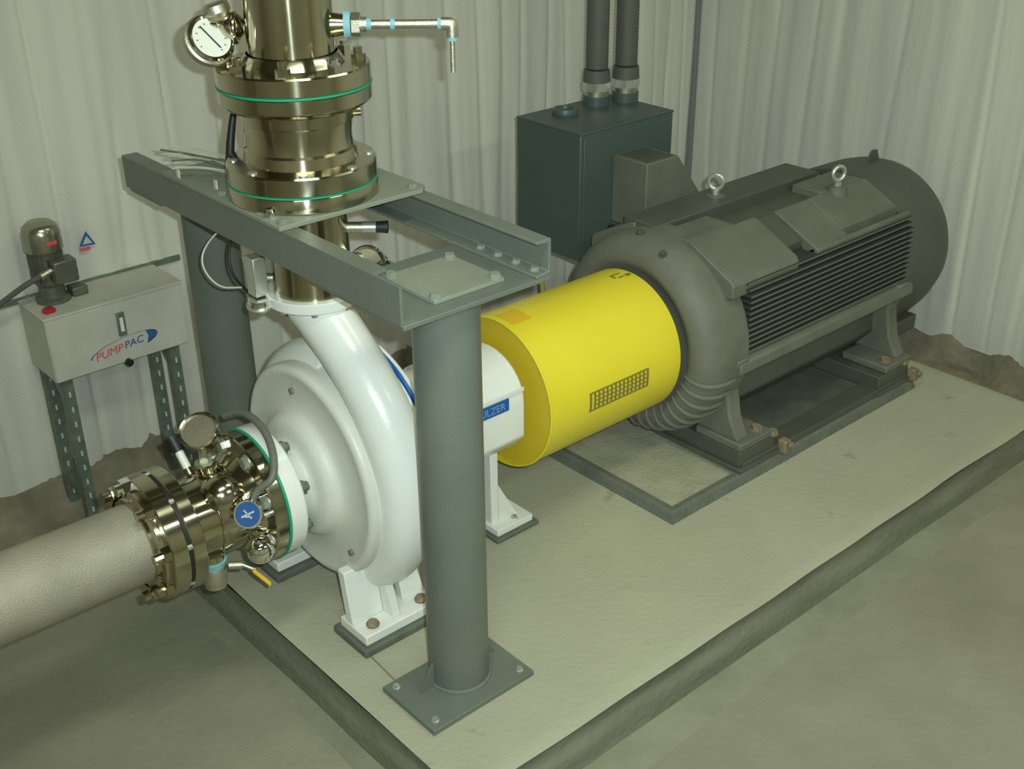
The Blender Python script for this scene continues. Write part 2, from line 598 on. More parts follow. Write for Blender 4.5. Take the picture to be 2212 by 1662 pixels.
# ================================================================== SUPPORT STAND
ST = thing('pipe_support_stand', 'grey painted steel stand straddling the white pump', 'support stand', (0.03, 0.53, 0))
CY0, CY1, CX = 0.035, 1.10, 0.045
for (cx, cy, r) in ((0.034, 0.038, 0.075), (0.062, 1.13, 0.076)):
    MB().lathe([(0.014, r), (1.045, r)], (cx, cy, 0), (0, 0, 1), 56).build('column', 'stand_paint', ST)
    bp = MB().box(cx - 0.175, cx + 0.143, cy - 0.122, cy + 0.085, 0, 0.014).build('base_plate', 'stand_paint', ST, bevel=0.002)
    MB().torus((cx, cy, 0.0155), (0, 0, 1), r + 0.001, 0.006, 56, 8).build('weld_bead', 'stand_paint', ST)
    cap_mt = 'stand_paint'
    for (bx, by) in ((-0.15, -0.095), (0.118, -0.095), (-0.15, 0.06), (0.118, 0.06)):
        place('bolt', HEAD_S, bp, (cx + bx, cy + by, 0.014))
    MB().box(-0.148, 0.246, min(cy, 1.06) - 0.10, min(cy, 1.06) + (0.075 if cy > 1 else 0.19), 1.045, 1.056).build('cap_plate', 'stand_paint', ST, bevel=0.0015)
for (gx, s_) in ((-0.042, -1), (0.11, 1)):
    MB().prism([(gx, 0.038, 0.014), (gx + s_ * 0.045, 0.038, 0.014), (gx, 0.038, 0.085)], (0, 0.008, 0)).build('gusset', 'stand_paint', ST)


def channel(xo, s_):
    """C section along Y, web outside at xo, flanges towards the other beam"""
    t, fw, z0, z1 = 0.007, 0.042, 1.056, 1.140
    sec = [(0, z0), (fw, z0), (fw, z0 + t), (t, z0 + t + .003), (t, z1 - t - .003), (fw, z1 - t), (fw, z1), (0, z1)]
    cope = 0.10 if s_ > 0 else 0.0        # the near beam has its top flange cut back at this end
    b = MB().prism([(xo + s_ * a, -0.06 + cope, z) for a, z in sec], (0, 1.205 - cope, 0))
    if cope:
        low = sec[:4] + [(t, z1), (0, z1)]
        b.prism([(xo + s_ * a, -0.06, z) for a, z in low], (0, cope, 0))
    return b.build('channel_beam', 'stand_paint', ST, bevel=0 if cope else 0.0015, sharp=30)


channel(-0.153, 1)
channel(0.249, -1)
ep = MB().box(-0.038, 0.150, -0.020, 0.162, 1.0565, 1.0655).build('end_plate', 'stand_plate_paint', ST, bevel=0.001, label='pale grey square plate between the beams')
for p in ((-0.024, -0.006), (0.136, -0.006), (0.136, 0.148), (-0.024, 0.148)):
    place('bolt', HEAD_ST, ep, (p[0], p[1], 1.0655))
for y in (-0.03, 0.03, 0.09, 0.15):
    place('bolt', HEAD_ST, ST, (0.228, y, 1.0635), scale=0.8)
dpl = MB()
n = 40
outer = [(-0.158, 0.362), (0.232, 0.362), (0.254, 0.384), (0.254, 0.91), (-0.158, 0.91)]
dpl.prism([(x, y, 1.1405) for x, y in outer], (0, 0, 0.0105))
dpl = dpl.build('flange_plate', 'stand_plate_paint', ST, bevel=0.0015)
for p in ((0.222, 0.39), (-0.135, 0.385), (-0.135, 0.475), (-0.135, 0.56), (-0.135, 0.65), (-0.135, 0.86), (0.222, 0.86), (0.215, 0.63)):
    place('bolt', HEAD_ST, dpl, (p[0], p[1], 1.151), scale=0.85)
place('bolt', NUT_C, dpl, (-0.138, 0.434, 1.151), scale=0.75)

# ================================================================== PUMP
YA, ZA = 0.535, 0.413
AX = (1, 0, 0)
PU = thing('centrifugal_pump', 'white volute pump with a blue ring between the grey stand columns', 'pump', (0.05, YA, 0.0))
O = (0, YA, ZA)


def lx(prof, seg=72, **k):
    return MB().lathe([(t, r) for t, r in prof], O, AX, seg, **k)


# casing body: neck, cover disc with its raised ring, back cover
casing = lx([(-0.158, 0.0), (-0.158, 0.109), (-0.112, 0.107), (-0.104, 0.111), (-0.099, 0.124), (-0.095, 0.146), (-0.087, 0.158), (-0.074, 0.166), (-0.064, 0.171),
             (-0.058, 0.180), (-0.054, 0.20), (-0.050, 0.258), (-0.054, 0.267), (-0.054, 0.278), (-0.049, 0.286), (-0.040, 0.290), (-0.022, 0.291), (0.000, 0.290), (0.03, 0.30), (0.10, 0.305), (0.104, 0.0)])
casing.build('casing_cover', 'white_dusty', PU, sharp=50)
# scroll: a pipe that grows round the casing and leaves upwards as the neck
pts = []; rs = []
N = 44
for i in range(N + 1):
    t = i / N
    ph = math.radians(-4 + 274 * t)      # from the top, over the far side and the bottom, to the near side
    rt = 0.056 + 0.016 * t
    Rc = 0.275 + 0.021 * t
    pts.append((0.045, YA + math.sin(ph) * Rc, ZA + math.cos(ph) * Rc)); rs.append(rt)
for (y, z, r) in ((0.240, 0.47, 0.072), (0.249, 0.535, 0.0715), (0.272, 0.60, 0.071), (0.307, 0.665, 0.070), (0.355, 0.725, 0.069), (0.41, 0.775, 0.069), (0.462, 0.815, 0.070), (0.503, 0.85, 0.074), (0.527, 0.876, 0.083), (0.535, 0.893, 0.094)):
    k = (z - 0.47) / 0.42
    pts.append((0.045 - 0.028 * max(0, min(1, k)), y, z)); rs.append(r)
vol = MB().tube(pts, rs, 28)
vol.build('volute_casing', 'white_enamel', PU, sharp=60)
MB().lathe([(0.884, 0), (0.884, 0.114), (0.887, 0.117), (0.908, 0.117), (0.911, 0.113), (0.911, 0)], (0.017, 0.535, 0), (0, 0, 1), 64).build('discharge_flange', 'white_enamel', PU)
for k in range(8):
    a = math.radians(45 * k + 12)
    place('bolt', HEAD_S, PU, (0.017 + 0.104 * math.cos(a), 0.535 + 0.104 * math.sin(a), 0.884), (0, 0, -1))
# suction flange
MB().lathe([(-0.206, 0.06), (-0.206, 0.168), (-0.203, 0.171), (-0.163, 0.171), (-0.158, 0.167), (-0.158, 0.10)], O, AX, 72).build('suction_flange', 'white_enamel', PU)
for k in range(8):
    a = math.radians(45 * k + 22)
    p = (-0.158, YA + 0.143 * math.sin(a), ZA + 0.143 * math.cos(a))
    place('stud', NUT_D, PU, p, (1, 0, 0), roll=k)
for (y, z) in ((0.567, 0.637), (0.352, 0.255), (0.70, 0.27)):
    MB().cyl((-0.060, y, z), (-0.040, y, z), 0.0085, seg=14).build('plug', 'rusty_bolt', PU)
lx([(0.102, 0.29), (0.102, 0.326), (0.105, 0.329), (0.125, 0.329), (0.125, 0.20)], 96).build('casing_flange', 'white_enamel', PU)
lx([(0.125, 0.20), (0.125, 0.3275), (0.129, 0.3275), (0.130, 0.332), (0.1385, 0.332), (0.1395, 0.330), (0.141, 0.20)], 96).build('blue_ring', 'blue_paint', PU, label='narrow blue painted ring')
lx([(0.141, 0.2), (0.141, 0.328), (0.152, 0.327), (0.165, 0.31), (0.185, 0.27), (0.20, 0.21), (0.24, 0.16), (0.40, 0.15), (0.40, 0.0)], 72).build('bearing_frame', 'white_enamel', PU)
# bearing housing: a block with a rounded top
sec = []
for i in range(17):
    a = PI * i / 16
    sec.append((YA - 0.148 * math.cos(a), ZA + 0.035 + 0.150 * math.sin(a) * 0.85))
sec = [(YA - 0.148, ZA - 0.075), (YA - 0.10, ZA - 0.125), (YA + 0.10, ZA - 0.125), (YA + 0.148, ZA - 0.075)][::-1] + sec
sec = [(0.34, y, z) for y, z in sec]
MB().prism(sec, (0.235, 0, 0)).build('bearing_housing', 'white_enamel', PU, bevel=0.008, sharp=30)
MB().box(0.33, 0.570, YA - 0.1495, YA - 0.146, ZA + 0.072, ZA + 0.086).build('housing_rib', 'white_enamel', PU, bevel=0.002)
lb = MB().box(0.365, 0.512, 0.3845, 0.3872, 0.446, 0.483).build('name_plate', 'blue_paint', PU, label='blue label plate')
text('SULZER', 0.031, (0.4460, 0.3840, 0.4635), (1, 0, 0), (0, 0, 1), 'label_letters', lb)
# shaft and rear bearing cover
MB().cyl((0.575, YA, ZA), (0.64, YA, ZA), 0.035).build('shaft', 'satin_steel', PU)


def foot(y0, y1, s_):
    f = MB()
    f.box(-0.088, 0.15, y0, y1, 0.022, 0.052)
    f.build('foot_plate', 'white_enamel', PU, bevel=0.004)
    g = MB()
    ym = (y0 + y1) / 2
    yi = y0 + 0.062 if s_ > 0 else y1 - 0.062          # plates parallel to the shaft
    def Y(d): return yi + s_ * d
    g.prism([(-0.086, Y(0), 0.052), (0.012, Y(0), 0.052), (0.012, Y(0.03), 0.200), (-0.082, Y(0.03), 0.200)], (0, s_ * 0.03, 0))
    g.prism([(0.075, Y(0), 0.052), (0.148, Y(0), 0.052), (0.120, Y(0.035), 0.235), (0.070, Y(0.035), 0.235)], (0, s_ * 0.03, 0))
    g.prism([(0.012, Y(-0.045), 0.052), (0.012, Y(0.03), 0.052), (0.012, Y(0.07), 0.225), (0.012, Y(0.01), 0.225)], (0.024, 0, 0))
    g.build('foot', 'white_enamel', PU, bevel=0.003)
    for x in (-0.045, 0.112):
        MB().lathe([(0.052, 0.0), (0.052, 0.0165), (0.058, 0.018), (0.066, 0.013), (0.068, 0.0)], (x, Y(-0.031), 0), (0, 0, 1), 20).build('anchor_bolt', 'rusty_bolt', PU)


foot(0.262, 0.382, 1)
foot(0.690, 0.81, -1)
# rear foot under the bearing housing
MB().box(0.50, 0.528, 0.455, 0.615, 0.02, 0.30).build('support_leg', 'white_enamel', PU, bevel=0.003)
MB().prism([(0.528, 0.455, 0.03), (0.60, 0.455, 0.03), (0.528, 0.455, 0.16)], (0, 0.012, 0)).build('leg_gusset', 'white_enamel', PU)
MB().box(0.492, 0.63, 0.418, 0.652, 0.012, 0.034).build('foot_plate', 'white_enamel', PU, bevel=0.002)
place('anchor_bolt', HEAD_S, PU, (0.575, 0.44, 0.034))
place('anchor_bolt', HEAD_S, PU, (0.575, 0.63, 0.034))

# grout beds under the pump feet
solo(MB().box(-0.102, 0.165, 0.248, 0.398, -0.003, 0.0215).build('grout_bed', 'grout_dark', bevel=0.006), 'dark grout bed under the near front foot of the white pump', 'grout bed', 'grout beds under the pump feet')
solo(MB().box(-0.102, 0.165, 0.674, 0.826, -0.003, 0.0215).build('grout_bed', 'grout_dark', bevel=0.006), 'dark grout bed under the far front foot of the white pump', 'grout bed', 'grout beds under the pump feet')
solo(MB().box(0.480, 0.645, 0.405, 0.665, -0.003, 0.0115).build('grout_bed', 'grout_dark', bevel=0.004), 'thin dark grout bed under the rear leg of the pump beside the yellow guard', 'grout bed', 'grout beds under the pump feet')

# ================================================================== YELLOW GUARD
GU = thing('coupling_guard', 'bright yellow sheet metal drum guard between pump and motor', 'guard', (0.87, YA, ZA - 0.23))
GR = 0.2295
MB().lathe([(0.600, GR), (1.137, GR), (1.137, GR - 0.003), (0.600, GR - 0.003)], O, AX, 96, closed=True).build('drum', 'yellow_paint', GU, sharp=30)
MB().torus((0.600, YA, ZA), AX, GR - 0.001, 0.0035, 96, 8).build('rolled_rim', 'yellow_paint', GU)
MB().lathe([(0.611, 0.045), (0.611, GR - 0.003), (0.614, GR - 0.003), (0.614, 0.045)], O, AX, 72, closed=True).build('end_ring', 'yellow_inner', GU, label='recessed darker yellow ring')


def patch(name, x0, x1, a0, a1, mt, r=GR + 0.0006, th=0.0008, nseg=12):
    """curved patch glued to the drum; angle from the horizontal on the near side, upwards"""
    b = MB(); vs = []; fs = []
    for i in range(nseg + 1):
        a = math.radians(a0 + (a1 - a0) * i / nseg)
        for x in (x0, x1):
            for rr in (r, r + th):
                vs.append((x, YA - math.cos(a) * rr, ZA + math.sin(a) * rr))
    for i in range(nseg):
        k = 4 * i
        fs += [(k, k + 2, k + 6, k + 4), (k + 1, k + 5, k + 7, k + 3), (k, k + 4, k + 5, k + 1), (k + 2, k + 3, k + 7, k + 6)]
    fs += [(0, 1, 3, 2), (4 * nseg, 4 * nseg + 2, 4 * nseg + 3, 4 * nseg + 1)]
    return b.add(vs, fs).build(name, mt, GU)


patch('sticker', 0.618, 0.690, 78, 97, 'amber_sticker').__setitem__('label', 'small amber sticker')
# vent: a grid of narrow slots near the motor end
nsl = 15
for i in range(nsl):
    x = 0.753 + (0.990 - 0.753) * i / (nsl - 1)
    patch('vent_slot', x - 0.0042, x + 0.0042, -6.9, 7.0, 'vent_dark', nseg=4)
patch('vent_bar', 0.748, 0.995, 6.4, 7.6, 'vent_dark', nseg=2, r=GR + 0.0003)
patch('vent_bar', 0.748, 0.995, -7.6, -6.4, 'vent_dark', nseg=2, r=GR + 0.0003)
for a_ in (-3.2, 0.2, 3.4):
    patch('vent_bar', 0.775, 0.985, a_ - 0.45, a_ + 0.45, 'vent_dark', nseg=2, r=GR + 0.0003)
# printed rotation arrow near the far rim
for (xa, xb, a0, a1) in ((1.070, 1.105, 91.5, 93), (1.064, 1.071, 87, 93), (1.078, 1.100, 85.5, 87), (1.108, 1.128, 84.5, 88)):
    patch('arrow_print', xa, xb, a0, a1, 'vent_dark', nseg=3)
for (x, a) in ((0.625, -74), (0.625, -95), (1.11, -80)):
    aa = math.radians(a)
    place('bolt', HEAD_S, GU, (x, YA - math.cos(aa) * GR, ZA + math.sin(aa) * GR), (0, -math.cos(aa), math.sin(aa)))
MB().box(1.10, 1.112, 0.66, 0.72, 0.0205, 0.245).build('guard_leg', 'motor_paint', GU)

# ================================================================== MOTOR
MO = thing('electric_motor', 'large grey finned electric motor behind the yellow guard', 'motor', (1.75, YA, 0.06))
# cast frame core
MB().lathe([(1.28, 0.0), (1.28, 0.255), (2.30, 0.255), (2.30, 0.0)], O, AX, 64).build('frame', 'motor_paint', MO)
# top deck: shoulders sloping to both sides, with a sunk panel along the middle
X0, X1 = 1.275, 2.235


def ysec(pts_, x0, x1, name, mt='motor_dust', bevel=0.004):
    return MB().prism([(x0, y, z) for y, z in pts_], (x1 - x0, 0, 0)).build(name, mt, MO, bevel=bevel, sharp=25)


def mir(pts_):
    return [(2 * YA - y, z) for y, z in pts_][::-1]


sh = [(0.235, 0.640), (0.245, 0.655), (0.405, 0.733), (0.425, 0.738), (0.425, 0.60), (0.235, 0.60)]
sh_low = [(0.262, 0.650), (0.405, 0.722), (0.425, 0.725), (0.425, 0.60), (0.262, 0.60)]
ysec(sh, X0, 1.600, 'deck_shoulder')
ysec([(0.300, 0.668), (0.405, 0.722), (0.425, 0.727), (0.425, 0.60), (0.300, 0.60)], 1.600, 1.700, 'deck_shoulder', 'motor_paint')
ysec([(0.250, 0.655), (0.405, 0.728), (0.425, 0.733), (0.425, 0.60), (0.250, 0.60)], 1.700, 1.88, 'deck_shoulder')
ysec([(0.278, 0.668), (0.405, 0.731), (0.425, 0.735), (0.425, 0.60), (0.278, 0.60)], 1.88, 2.21, 'deck_shoulder')
ysec(mir(sh), X0, 2.12, 'deck_shoulder')
ysec([(0.400, 0.60), (0.400, 0.712), (0.665, 0.712), (0.665, 0.60)], X0 + 0.006, 2.2, 'deck_panel', 'motor_paint')
ysec([(0.4255, 0.705), (0.4255, 0.7365), (0.54, 0.7365), (0.54, 0.705)], X0 + 0.003, 1.50, 'deck_boss')
ysec([(0.4255, 0.705), (0.4255, 0.7365), (0.545, 0.7365), (0.545, 0.705)], 1.96, 2.197, 'deck_boss')
ysec([(0.56, 0.70), (0.56, 0.745), (0.70, 0.745), (0.70, 0.70)], X0 + 0.009, 2.13, 'deck_boss', 'motor_paint')
ysec([(0.238, 0.632), (0.238, 0.648), (0.25, 0.655), (0.29, 0.632)], 1.70, 2.235, 'deck_lip')
# lifting eyes
for (ex, ey, rz) in ((1.655, 0.633, 0.5), (2.03, 0.41, 1.25)):
    MB().lathe([(0.70, 0.0), (0.70, 0.042), (0.748, 0.032), (0.752, 0.0)], (ex, ey, 0), (0, 0, 1), 20).build('eye_boss', 'motor_dust', MO)
    e = MB()
    e.cyl((ex, ey, 0.74), (ex, ey, 0.762), 0.014, seg=16)
    e.torus((ex, ey, 0.792), (math.cos(rz), math.sin(rz), 0.0), 0.024, 0.0075, 28, 10)
    e.build('lifting_eye', 'zinc', MO, label='shiny zinc eye bolt')
# cooling fins: one plate each, on both flanks
FINP = 0.0186
NF = 13
fin_me = None
for k in range(NF):
    z = 0.411 + k * FINP
    out = 0.213 if k < 11 else 0.213 + 0.008 * (k - 10)
    f = MB().box(1.338, 2.235, 0, 0.30 - (out - 0.213), -0.0030, 0.0030)
    me = shared('fin_%d' % max(0, k - 10), f, 'motor_dust')
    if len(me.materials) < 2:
        me.materials.append(MAT['groove_shade'])            # groove shade painted near-black, lighter tips
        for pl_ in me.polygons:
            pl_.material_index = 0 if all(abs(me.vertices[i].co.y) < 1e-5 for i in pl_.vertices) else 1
    for s_ in (1, -1):
        o = place('cooling_fin', me, MO, (0, out if s_ > 0 else 2 * YA - out, z))
        if s_ < 0:
            o.scale = (1, -1, 1)
# flank behind the fins, groove shade painted on
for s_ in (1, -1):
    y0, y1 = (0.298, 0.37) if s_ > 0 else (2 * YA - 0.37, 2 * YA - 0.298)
    MB().box(X0, 2.235, y0, y1, 0.36, 0.645).build('frame_flank', 'groove_shade', MO)
# side rails and feet
for s_ in (1, -1):
    f = lambda y: y if s_ > 0 else 2 * YA - y
    sec = [(f(0.195), 0.352), (f(0.200), 0.388), (f(0.230), 0.400), (f(0.33), 0.400), (f(0.33), 0.345), (f(0.22), 0.335)]
    MB().prism([(1.30, y, z) for y, z in sec], (0.96, 0, 0)).build('side_rail', 'motor_dust', MO, bevel=0.006)
    sec = [(f(0.300), 0.345), (f(0.285), 0.20), (f(0.36), 0.115), (f(0.42), 0.115), (f(0.40), 0.345)]
    MB().prism([(1.36, y, z) for y, z in sec], (0.84, 0, 0)).build('lower_flank', 'motor_paint', MO, bevel=0.01)
    for (fx0, fx1, dirn) in ((1.285, 1.345, 1), (2.175, 2.235, -1)):
        # leaning foot leg, wide at the rail and at the base
        b = MB()
        prof = [(f(0.197), 0.40), (f(0.235), 0.30), (f(0.215), 0.20), (f(0.175), 0.125), (f(0.40), 0.125), (f(0.36), 0.40)]
        b.prism([(fx0, y, z) for y, z in prof], (fx1 - fx0, 0, 0))
        b.build('foot_leg', 'motor_dust', MO, bevel=0.008)
        a = fx0 - 0.01 if dirn > 0 else fx0 - 0.09
        MB().box(a, a + 0.16, min(f(0.155), f(0.34)), max(f(0.155), f(0.34)), 0.102, 0.128).build('foot_pad', 'motor_dust', MO, bevel=0.005)
        place('anchor_bolt', HEAD_R, MO, (a + (0.12 if dirn > 0 else 0.04), f(0.19), 0.128), scale=0.9)
# drive end bell
MB().lathe([(1.34, 0.0), (1.34, 0.329), (1.29, 0.331), (1.275, 0.331), (1.235, 0.331), (1.205, 0.325), (1.180, 0.311), (1.162, 0.288), (1.155, 0.262), (1.160, 0.240), (1.176, 0.226), (1.18, 0.15), (1.165, 0.13), (1.165, 0.0)],
           O, AX, 96).build('end_bell', 'motor_dust', MO, sharp=50)
MB().lathe([(1.100, 0.0), (1.100, 0.035), (1.165, 0.035)], O, AX, 32).build('shaft', 'satin_steel', MO)
place('bolt', HEAD_M, MO, (1.217, YA + 0.03, ZA + 0.327), (0, 0.1, 1))
place('bolt', HEAD_M, MO, (1.185, 0.44, ZA + 0.30), (-.5, -0.2, 1))
# cooling ribs round the lower near quarter of the bell
rp = [(1.160, 0.236), (1.153, 0.262), (1.159, 0.291), (1.178, 0.315), (1.205, 0.329), (1.240, 0.335), (1.283, 0.335)]
for k in range(10):
    a = math.radians(103 + 8.2 * k)
    L = 1.0 if k > 1 else 0.9
    pts_ = [(x, YA - math.sin(a) * r, ZA + math.cos(a) * r) for x, r in rp]
    MB().tube(pts_, [0.004, 0.006, 0.0075, 0.008, 0.008, 0.0075, 0.005], 8, smooth=1).build('bell_rib', 'motor_dust', MO)
# fan cover
MB().lathe([(2.225, 0.30), (2.225, 0.318), (2.24, 0.323), (2.43, 0.318), (2.49, 0.310), (2.55, 0.292), (2.60, 0.262), (2.64, 0.215), (2.66, 0.16), (2.665, 0.0)], O, AX, 96).build('fan_cover', 'motor_paint', MO, sharp=50)
MB().prism([(2.40, YA - 0.006, ZA + 0.31), (2.47, YA - 0.006, ZA + 0.31), (2.45, YA - 0.006, ZA + 0.352), (2.43, YA - 0.006, ZA + 0.352)], (0, 0.012, 0)).build('cover_lug', 'motor_paint', MO)
MB().box(2.25, 2.45, 0.27, 0.80, 0.135, 0.19).build('cover_foot', 'motor_paint', MO, bevel=0.006)
# terminal box on the far flank with a slanted end
cb = MB().prism([(1.485, 0.79, 0.615), (1.80, 0.79, 0.615), (1.76, 0.79, 0.700), (1.640, 0.79, 0.852), (1.485, 0.79, 0.852)], (0, 0.159, 0)).build('terminal_box', 'motor_dust', MO, bevel=0.004)
MB().box(1.47, 1.80, 0.76, 0.948, 0.600, 0.616).build('box_flange', 'motor_paint', cb, bevel=0.003)
MB().box(1.50, 1.62, 0.80, 0.93, 0.852, 0.855).build('box_lid', 'motor_paint', cb)
MB().box(1.455, 1.50, 0.86, 0.94, 0.55, 0.61).build('cable_gland', 'black_rubber', MO, bevel=0.01)

# motor base: two sole beams across, on a grout curb
BS = thing('motor_base', 'dark steel sole beams bolted under the grey motor', 'machine base', (1.75, YA, 0.03))
for (x0, x1) in ((1.275, 1.455), (2.045, 2.235)):
    MB().box(x0, x1, 0.155, 0.915, 0.048, 0.101).build('cross_beam', 'motor_paint', BS, bevel=0.003)
    MB().box(x0 - 0.012, x1 + 0.012, 0.140, 0.93, 0.034, 0.048).build('sole_plate', 'motor_paint', BS, bevel=0.002)
for y0 in (0.147, 0.845):
    MB().box(1.29, 2.22, y0, y0 + 0.075, 0.034, 0.060).build('side_bar', 'motor_paint', BS, bevel=0.002)
MB().box(1.30, 2.22, 0.222, 0.845, 0.034, 0.046).build('infill_plate', 'shaded_plate', BS)  # steel plate, the shadow below the motor put into its dark colour
for x in (1.50, 2.26):
    MB().box(x - 0.03, x + 0.0, 0.122, 0.155, 0.034, 0.078).build('jack_lug', 'rusty_bolt', BS, bevel=0.003)
    place('jack_bolt', HEAD_R, BS, (x - 0.01, 0.118, 0.062), (0, -1, 0), scale=0.6)
    place('jack_nut', HEAD_R, BS, (x - 0.05, 0.165, 0.101), (0, 0, 1), scale=0.9)
gc = thing('grout_curb', 'low rectangular grout curb framed by a grey edge under the motor', 'grout bed', (1.6, YA, 0.0))
MB().box(0.965, 2.235, 0.165, 0.905, -0.003, 0.020).build('grout_fill', 'grout', gc)
b = MB()
b.prism([(0.935, 0.130, -0.003), (0.985, 0.150, 0.034), (2.235, 0.150, 0.034), (2.255, 0.130, -0.003)], (0, 0.001, 0))
cur = [(-0.003, 0.0), (0.026, 0.010), (0.034, 0.018), (0.034, 0.036), (0.0, 0.052)]


def curb_ring():
    b = MB(); vs = []; fs = []
    cs = [(0.935, 0.128, 1, 1), (2.262, 0.128, -1, 1), (2.262, 0.942, -1, -1), (0.935, 0.942, 1, -1)]
    for (x, y, sx, sy) in cs:
        for z, h in cur:
            vs.append((x + sx * h, y + sy * h, z))
    n_ = len(cur)
    for k in range(4):
        for j in range(n_ - 1):
            a = k * n_ + j; c = ((k + 1) % 4) * n_ + j
            fs.append((a, c, c + 1, a + 1))
    return b.add(vs, fs)


curb_ring().build('curb_edge', 'grout_dark', gc, sharp=20)

# ================================================================== JUNCTION BOX AND CONDUITS
JB = thing('junction_box', 'dark teal steel junction box beside the grey motor', 'junction box', (1.56, 1.11, 0.5))
b = MB().box(1.331, 1.787, 0.951, 1.268, 0.50, 0.948).build('box_body', 'teal_enamel', JB, bevel=0.004)
MB().box(1.3295, 1.7885, 0.9485, 1.2695, 0.944, 0.951).build('top_flange', 'teal_enamel', JB, bevel=0.002)
MB().box(1.345, 1.77, 0.947, 0.951, 0.515, 0.93).build('front_cover', 'teal_enamel', JB, bevel=0.002)
cl = []
for (cx, cy, h) in ((1.648, 1.196, 0.0), (1.80 - 0.035, 1.165, 0.0)):
    MB().lathe([(0.951, 0.0), (0.951, 0.048), (0.985, 0.048), (0.985, 0.0)], (cx, cy, 0), (0, 0, 1), 24).build('hub', 'teal_enamel', JB)
    C_ = thing('conduit', 'x', 'conduit', (cx, cy, 0.985), 'flexible conduits rising from the junction box')
    cl.append(C_)
    MB().prism([(cx + 0.050 * math.cos(PI / 4 * i), cy + 0.050 * math.sin(PI / 4 * i), 1.003) for i in range(8)], (0, 0, 0.030)).build('gland_nut', 'zinc', C_)
    MB().lathe([(0.985, 0.0), (0.985, 0.044), (1.003, 0.046), (1.003, 0.0)], (cx, cy, 0), (0, 0, 1), 24).build('gland_ring', 'satin_steel', C_)
    MB().lathe([(1.033, 0.0), (1.033, 0.049), (1.075, 0.046), (1.08, 0.0)], (cx, cy, 0), (0, 0, 1), 24).build('gland_body', 'conduit_grey', C_)
    prof = []
    z = 1.08
    while z < CZ - 0.02:
        prof += [(z, 0.0385), (z + 0.006, 0.0405)]
        z += 0.012
    MB().lathe(prof, (cx, cy, 0), (0, 0, 1), 28).build('flexible_tube', 'conduit_grey', C_, sharp=80)
cl[0]['label'] = 'dark grey conduit rising from the middle of the teal junction box'
cl[1]['label'] = 'dark grey conduit beside the teal junction box corner, nearer the right wall'
MB().lathe([(0.951, 0.0), (0.951, 0.045), (0.960, 0.047), (0.972, 0.042), (0.972, 0.030), (0.962, 0.028), (0.962, 0.0)], (1.475, 1.175, 0), (0, 0, 1), 28).build('blanking_hub', 'teal_enamel', JB)
solo(MB().tube([(1.36, 1.20, 0.50), (1.355, 1.17, 0.42), (1.33, 1.12, 0.25), (1.32, 1.08, 0.06), (1.32, 1.07, 0.012)], 0.009, 10, smooth=2).build('yellow_tube', 'dull_yellow'),
     'thin dull yellow tube from the teal junction box down to the slab', 'cable')  # thin dull yellow tube, box bottom to slab
MB().box(1.60, 1.70, 1.12, 1.22, 0.0, 0.50).build('box_pedestal', 'teal_enamel', JB)

# ================================================================== DISCHARGE PIPE STACK
DX, DY = 0.017, 0.535


def dz(prof, seg=72):
    return MB().lathe(prof, (DX, DY, 0), (0, 0, 1), seg)


PS = thing('pump_outlet_spool', 'short polished pipe spool between white pump outlet and stand plate', 'pipe', (DX, DY, 0.911))
dz([(0.911, 0.0), (0.911, 0.097), (0.93, 0.0945), (1.13, 0.0945), (1.1395, 0.0945), (1.1395, 0.0)]).build('pipe_wall', 'turned_steel_z', PS)
dz([(1.1512, 0.0), (1.1512, 0.171), (1.154, 0.173), (1.184, 0.173), (1.187, 0.171), (1.187, 0.0)]).build('flange', 'turned_steel_z', PS)
CV = thing('flanged_valve_body', 'polished flanged steel spool between the two green gaskets above the stand', 'valve', (DX, DY, 1.187))
dz([(1.187, 0.0), (1.187, 0.1735), (1.1905, 0.1735), (1.1905, 0.0)]).build('gasket', 'green_gasket', CV, label='thin green gasket ring')
dz([(1.1905, 0.0), (1.1905, 0.170), (1.193, 0.172), (1.230, 0.172), (1.234, 0.169), (1.2355, 0.140), (1.237, 0.131), (1.262, 0.1275), (1.267, 0.122), (1.29, 0.120), (1.325, 0.1235), (1.328, 0.128), (1.352, 0.131), (1.356, 0.137), (1.362, 0.160), (1.371, 0.170), (1.374, 0.172), (1.402, 0.172), (1.4045, 0.170), (1.4045, 0.0)]).build('valve_body', 'turned_steel_z', CV, sharp=28)
for k in range(8):
    a = math.radians(45 * k + 14)
    place('stud', shared('flat_stud', MB().cyl((0, 0, 0), (0, 0, 0.004), 0.0105, seg=14), 'zinc'), CV, (DX + 0.155 * math.cos(a), DY + 0.155 * math.sin(a), 1.2335))
MB().cyl((DX + 0.088, DY - 0.080, 1.345), (DX + 0.108, DY - 0.098, 1.345), 0.017, 0.015).build('body_boss', 'polished_steel', CV)
RS = thing('riser_pipe', 'tall polished steel riser pipe at the top of the stack', 'pipe', (DX, DY, 1.408))
dz([(1.4045, 0.0), (1.4045, 0.1735), (1.409, 0.1735), (1.409, 0.0)]).build('gasket', 'green_gasket', RS, label='thin green gasket ring')
dz([(1.409, 0.0), (1.409, 0.170), (1.4115, 0.172), (1.446, 0.172), (1.450, 0.169), (1.451, 0.118), (1.458, 0.113), (1.470, 0.106), (1.474, 0.101)]).build('flange', 'turned_steel_z', RS, sharp=28)
dz([(1.465, 0.0965), (CZ - 0.01, 0.0965)]).build('pipe_wall', 'turned_steel_z', RS)
for k in range(8):
    a = math.radians(45 * k + 5)
    place('stud_nut', NUT_P if k % 3 else NUT_C, RS, (DX + 0.146 * math.cos(a), DY + 0.146 * math.sin(a), 1.450), roll=k * 0.7, scale=0.98)


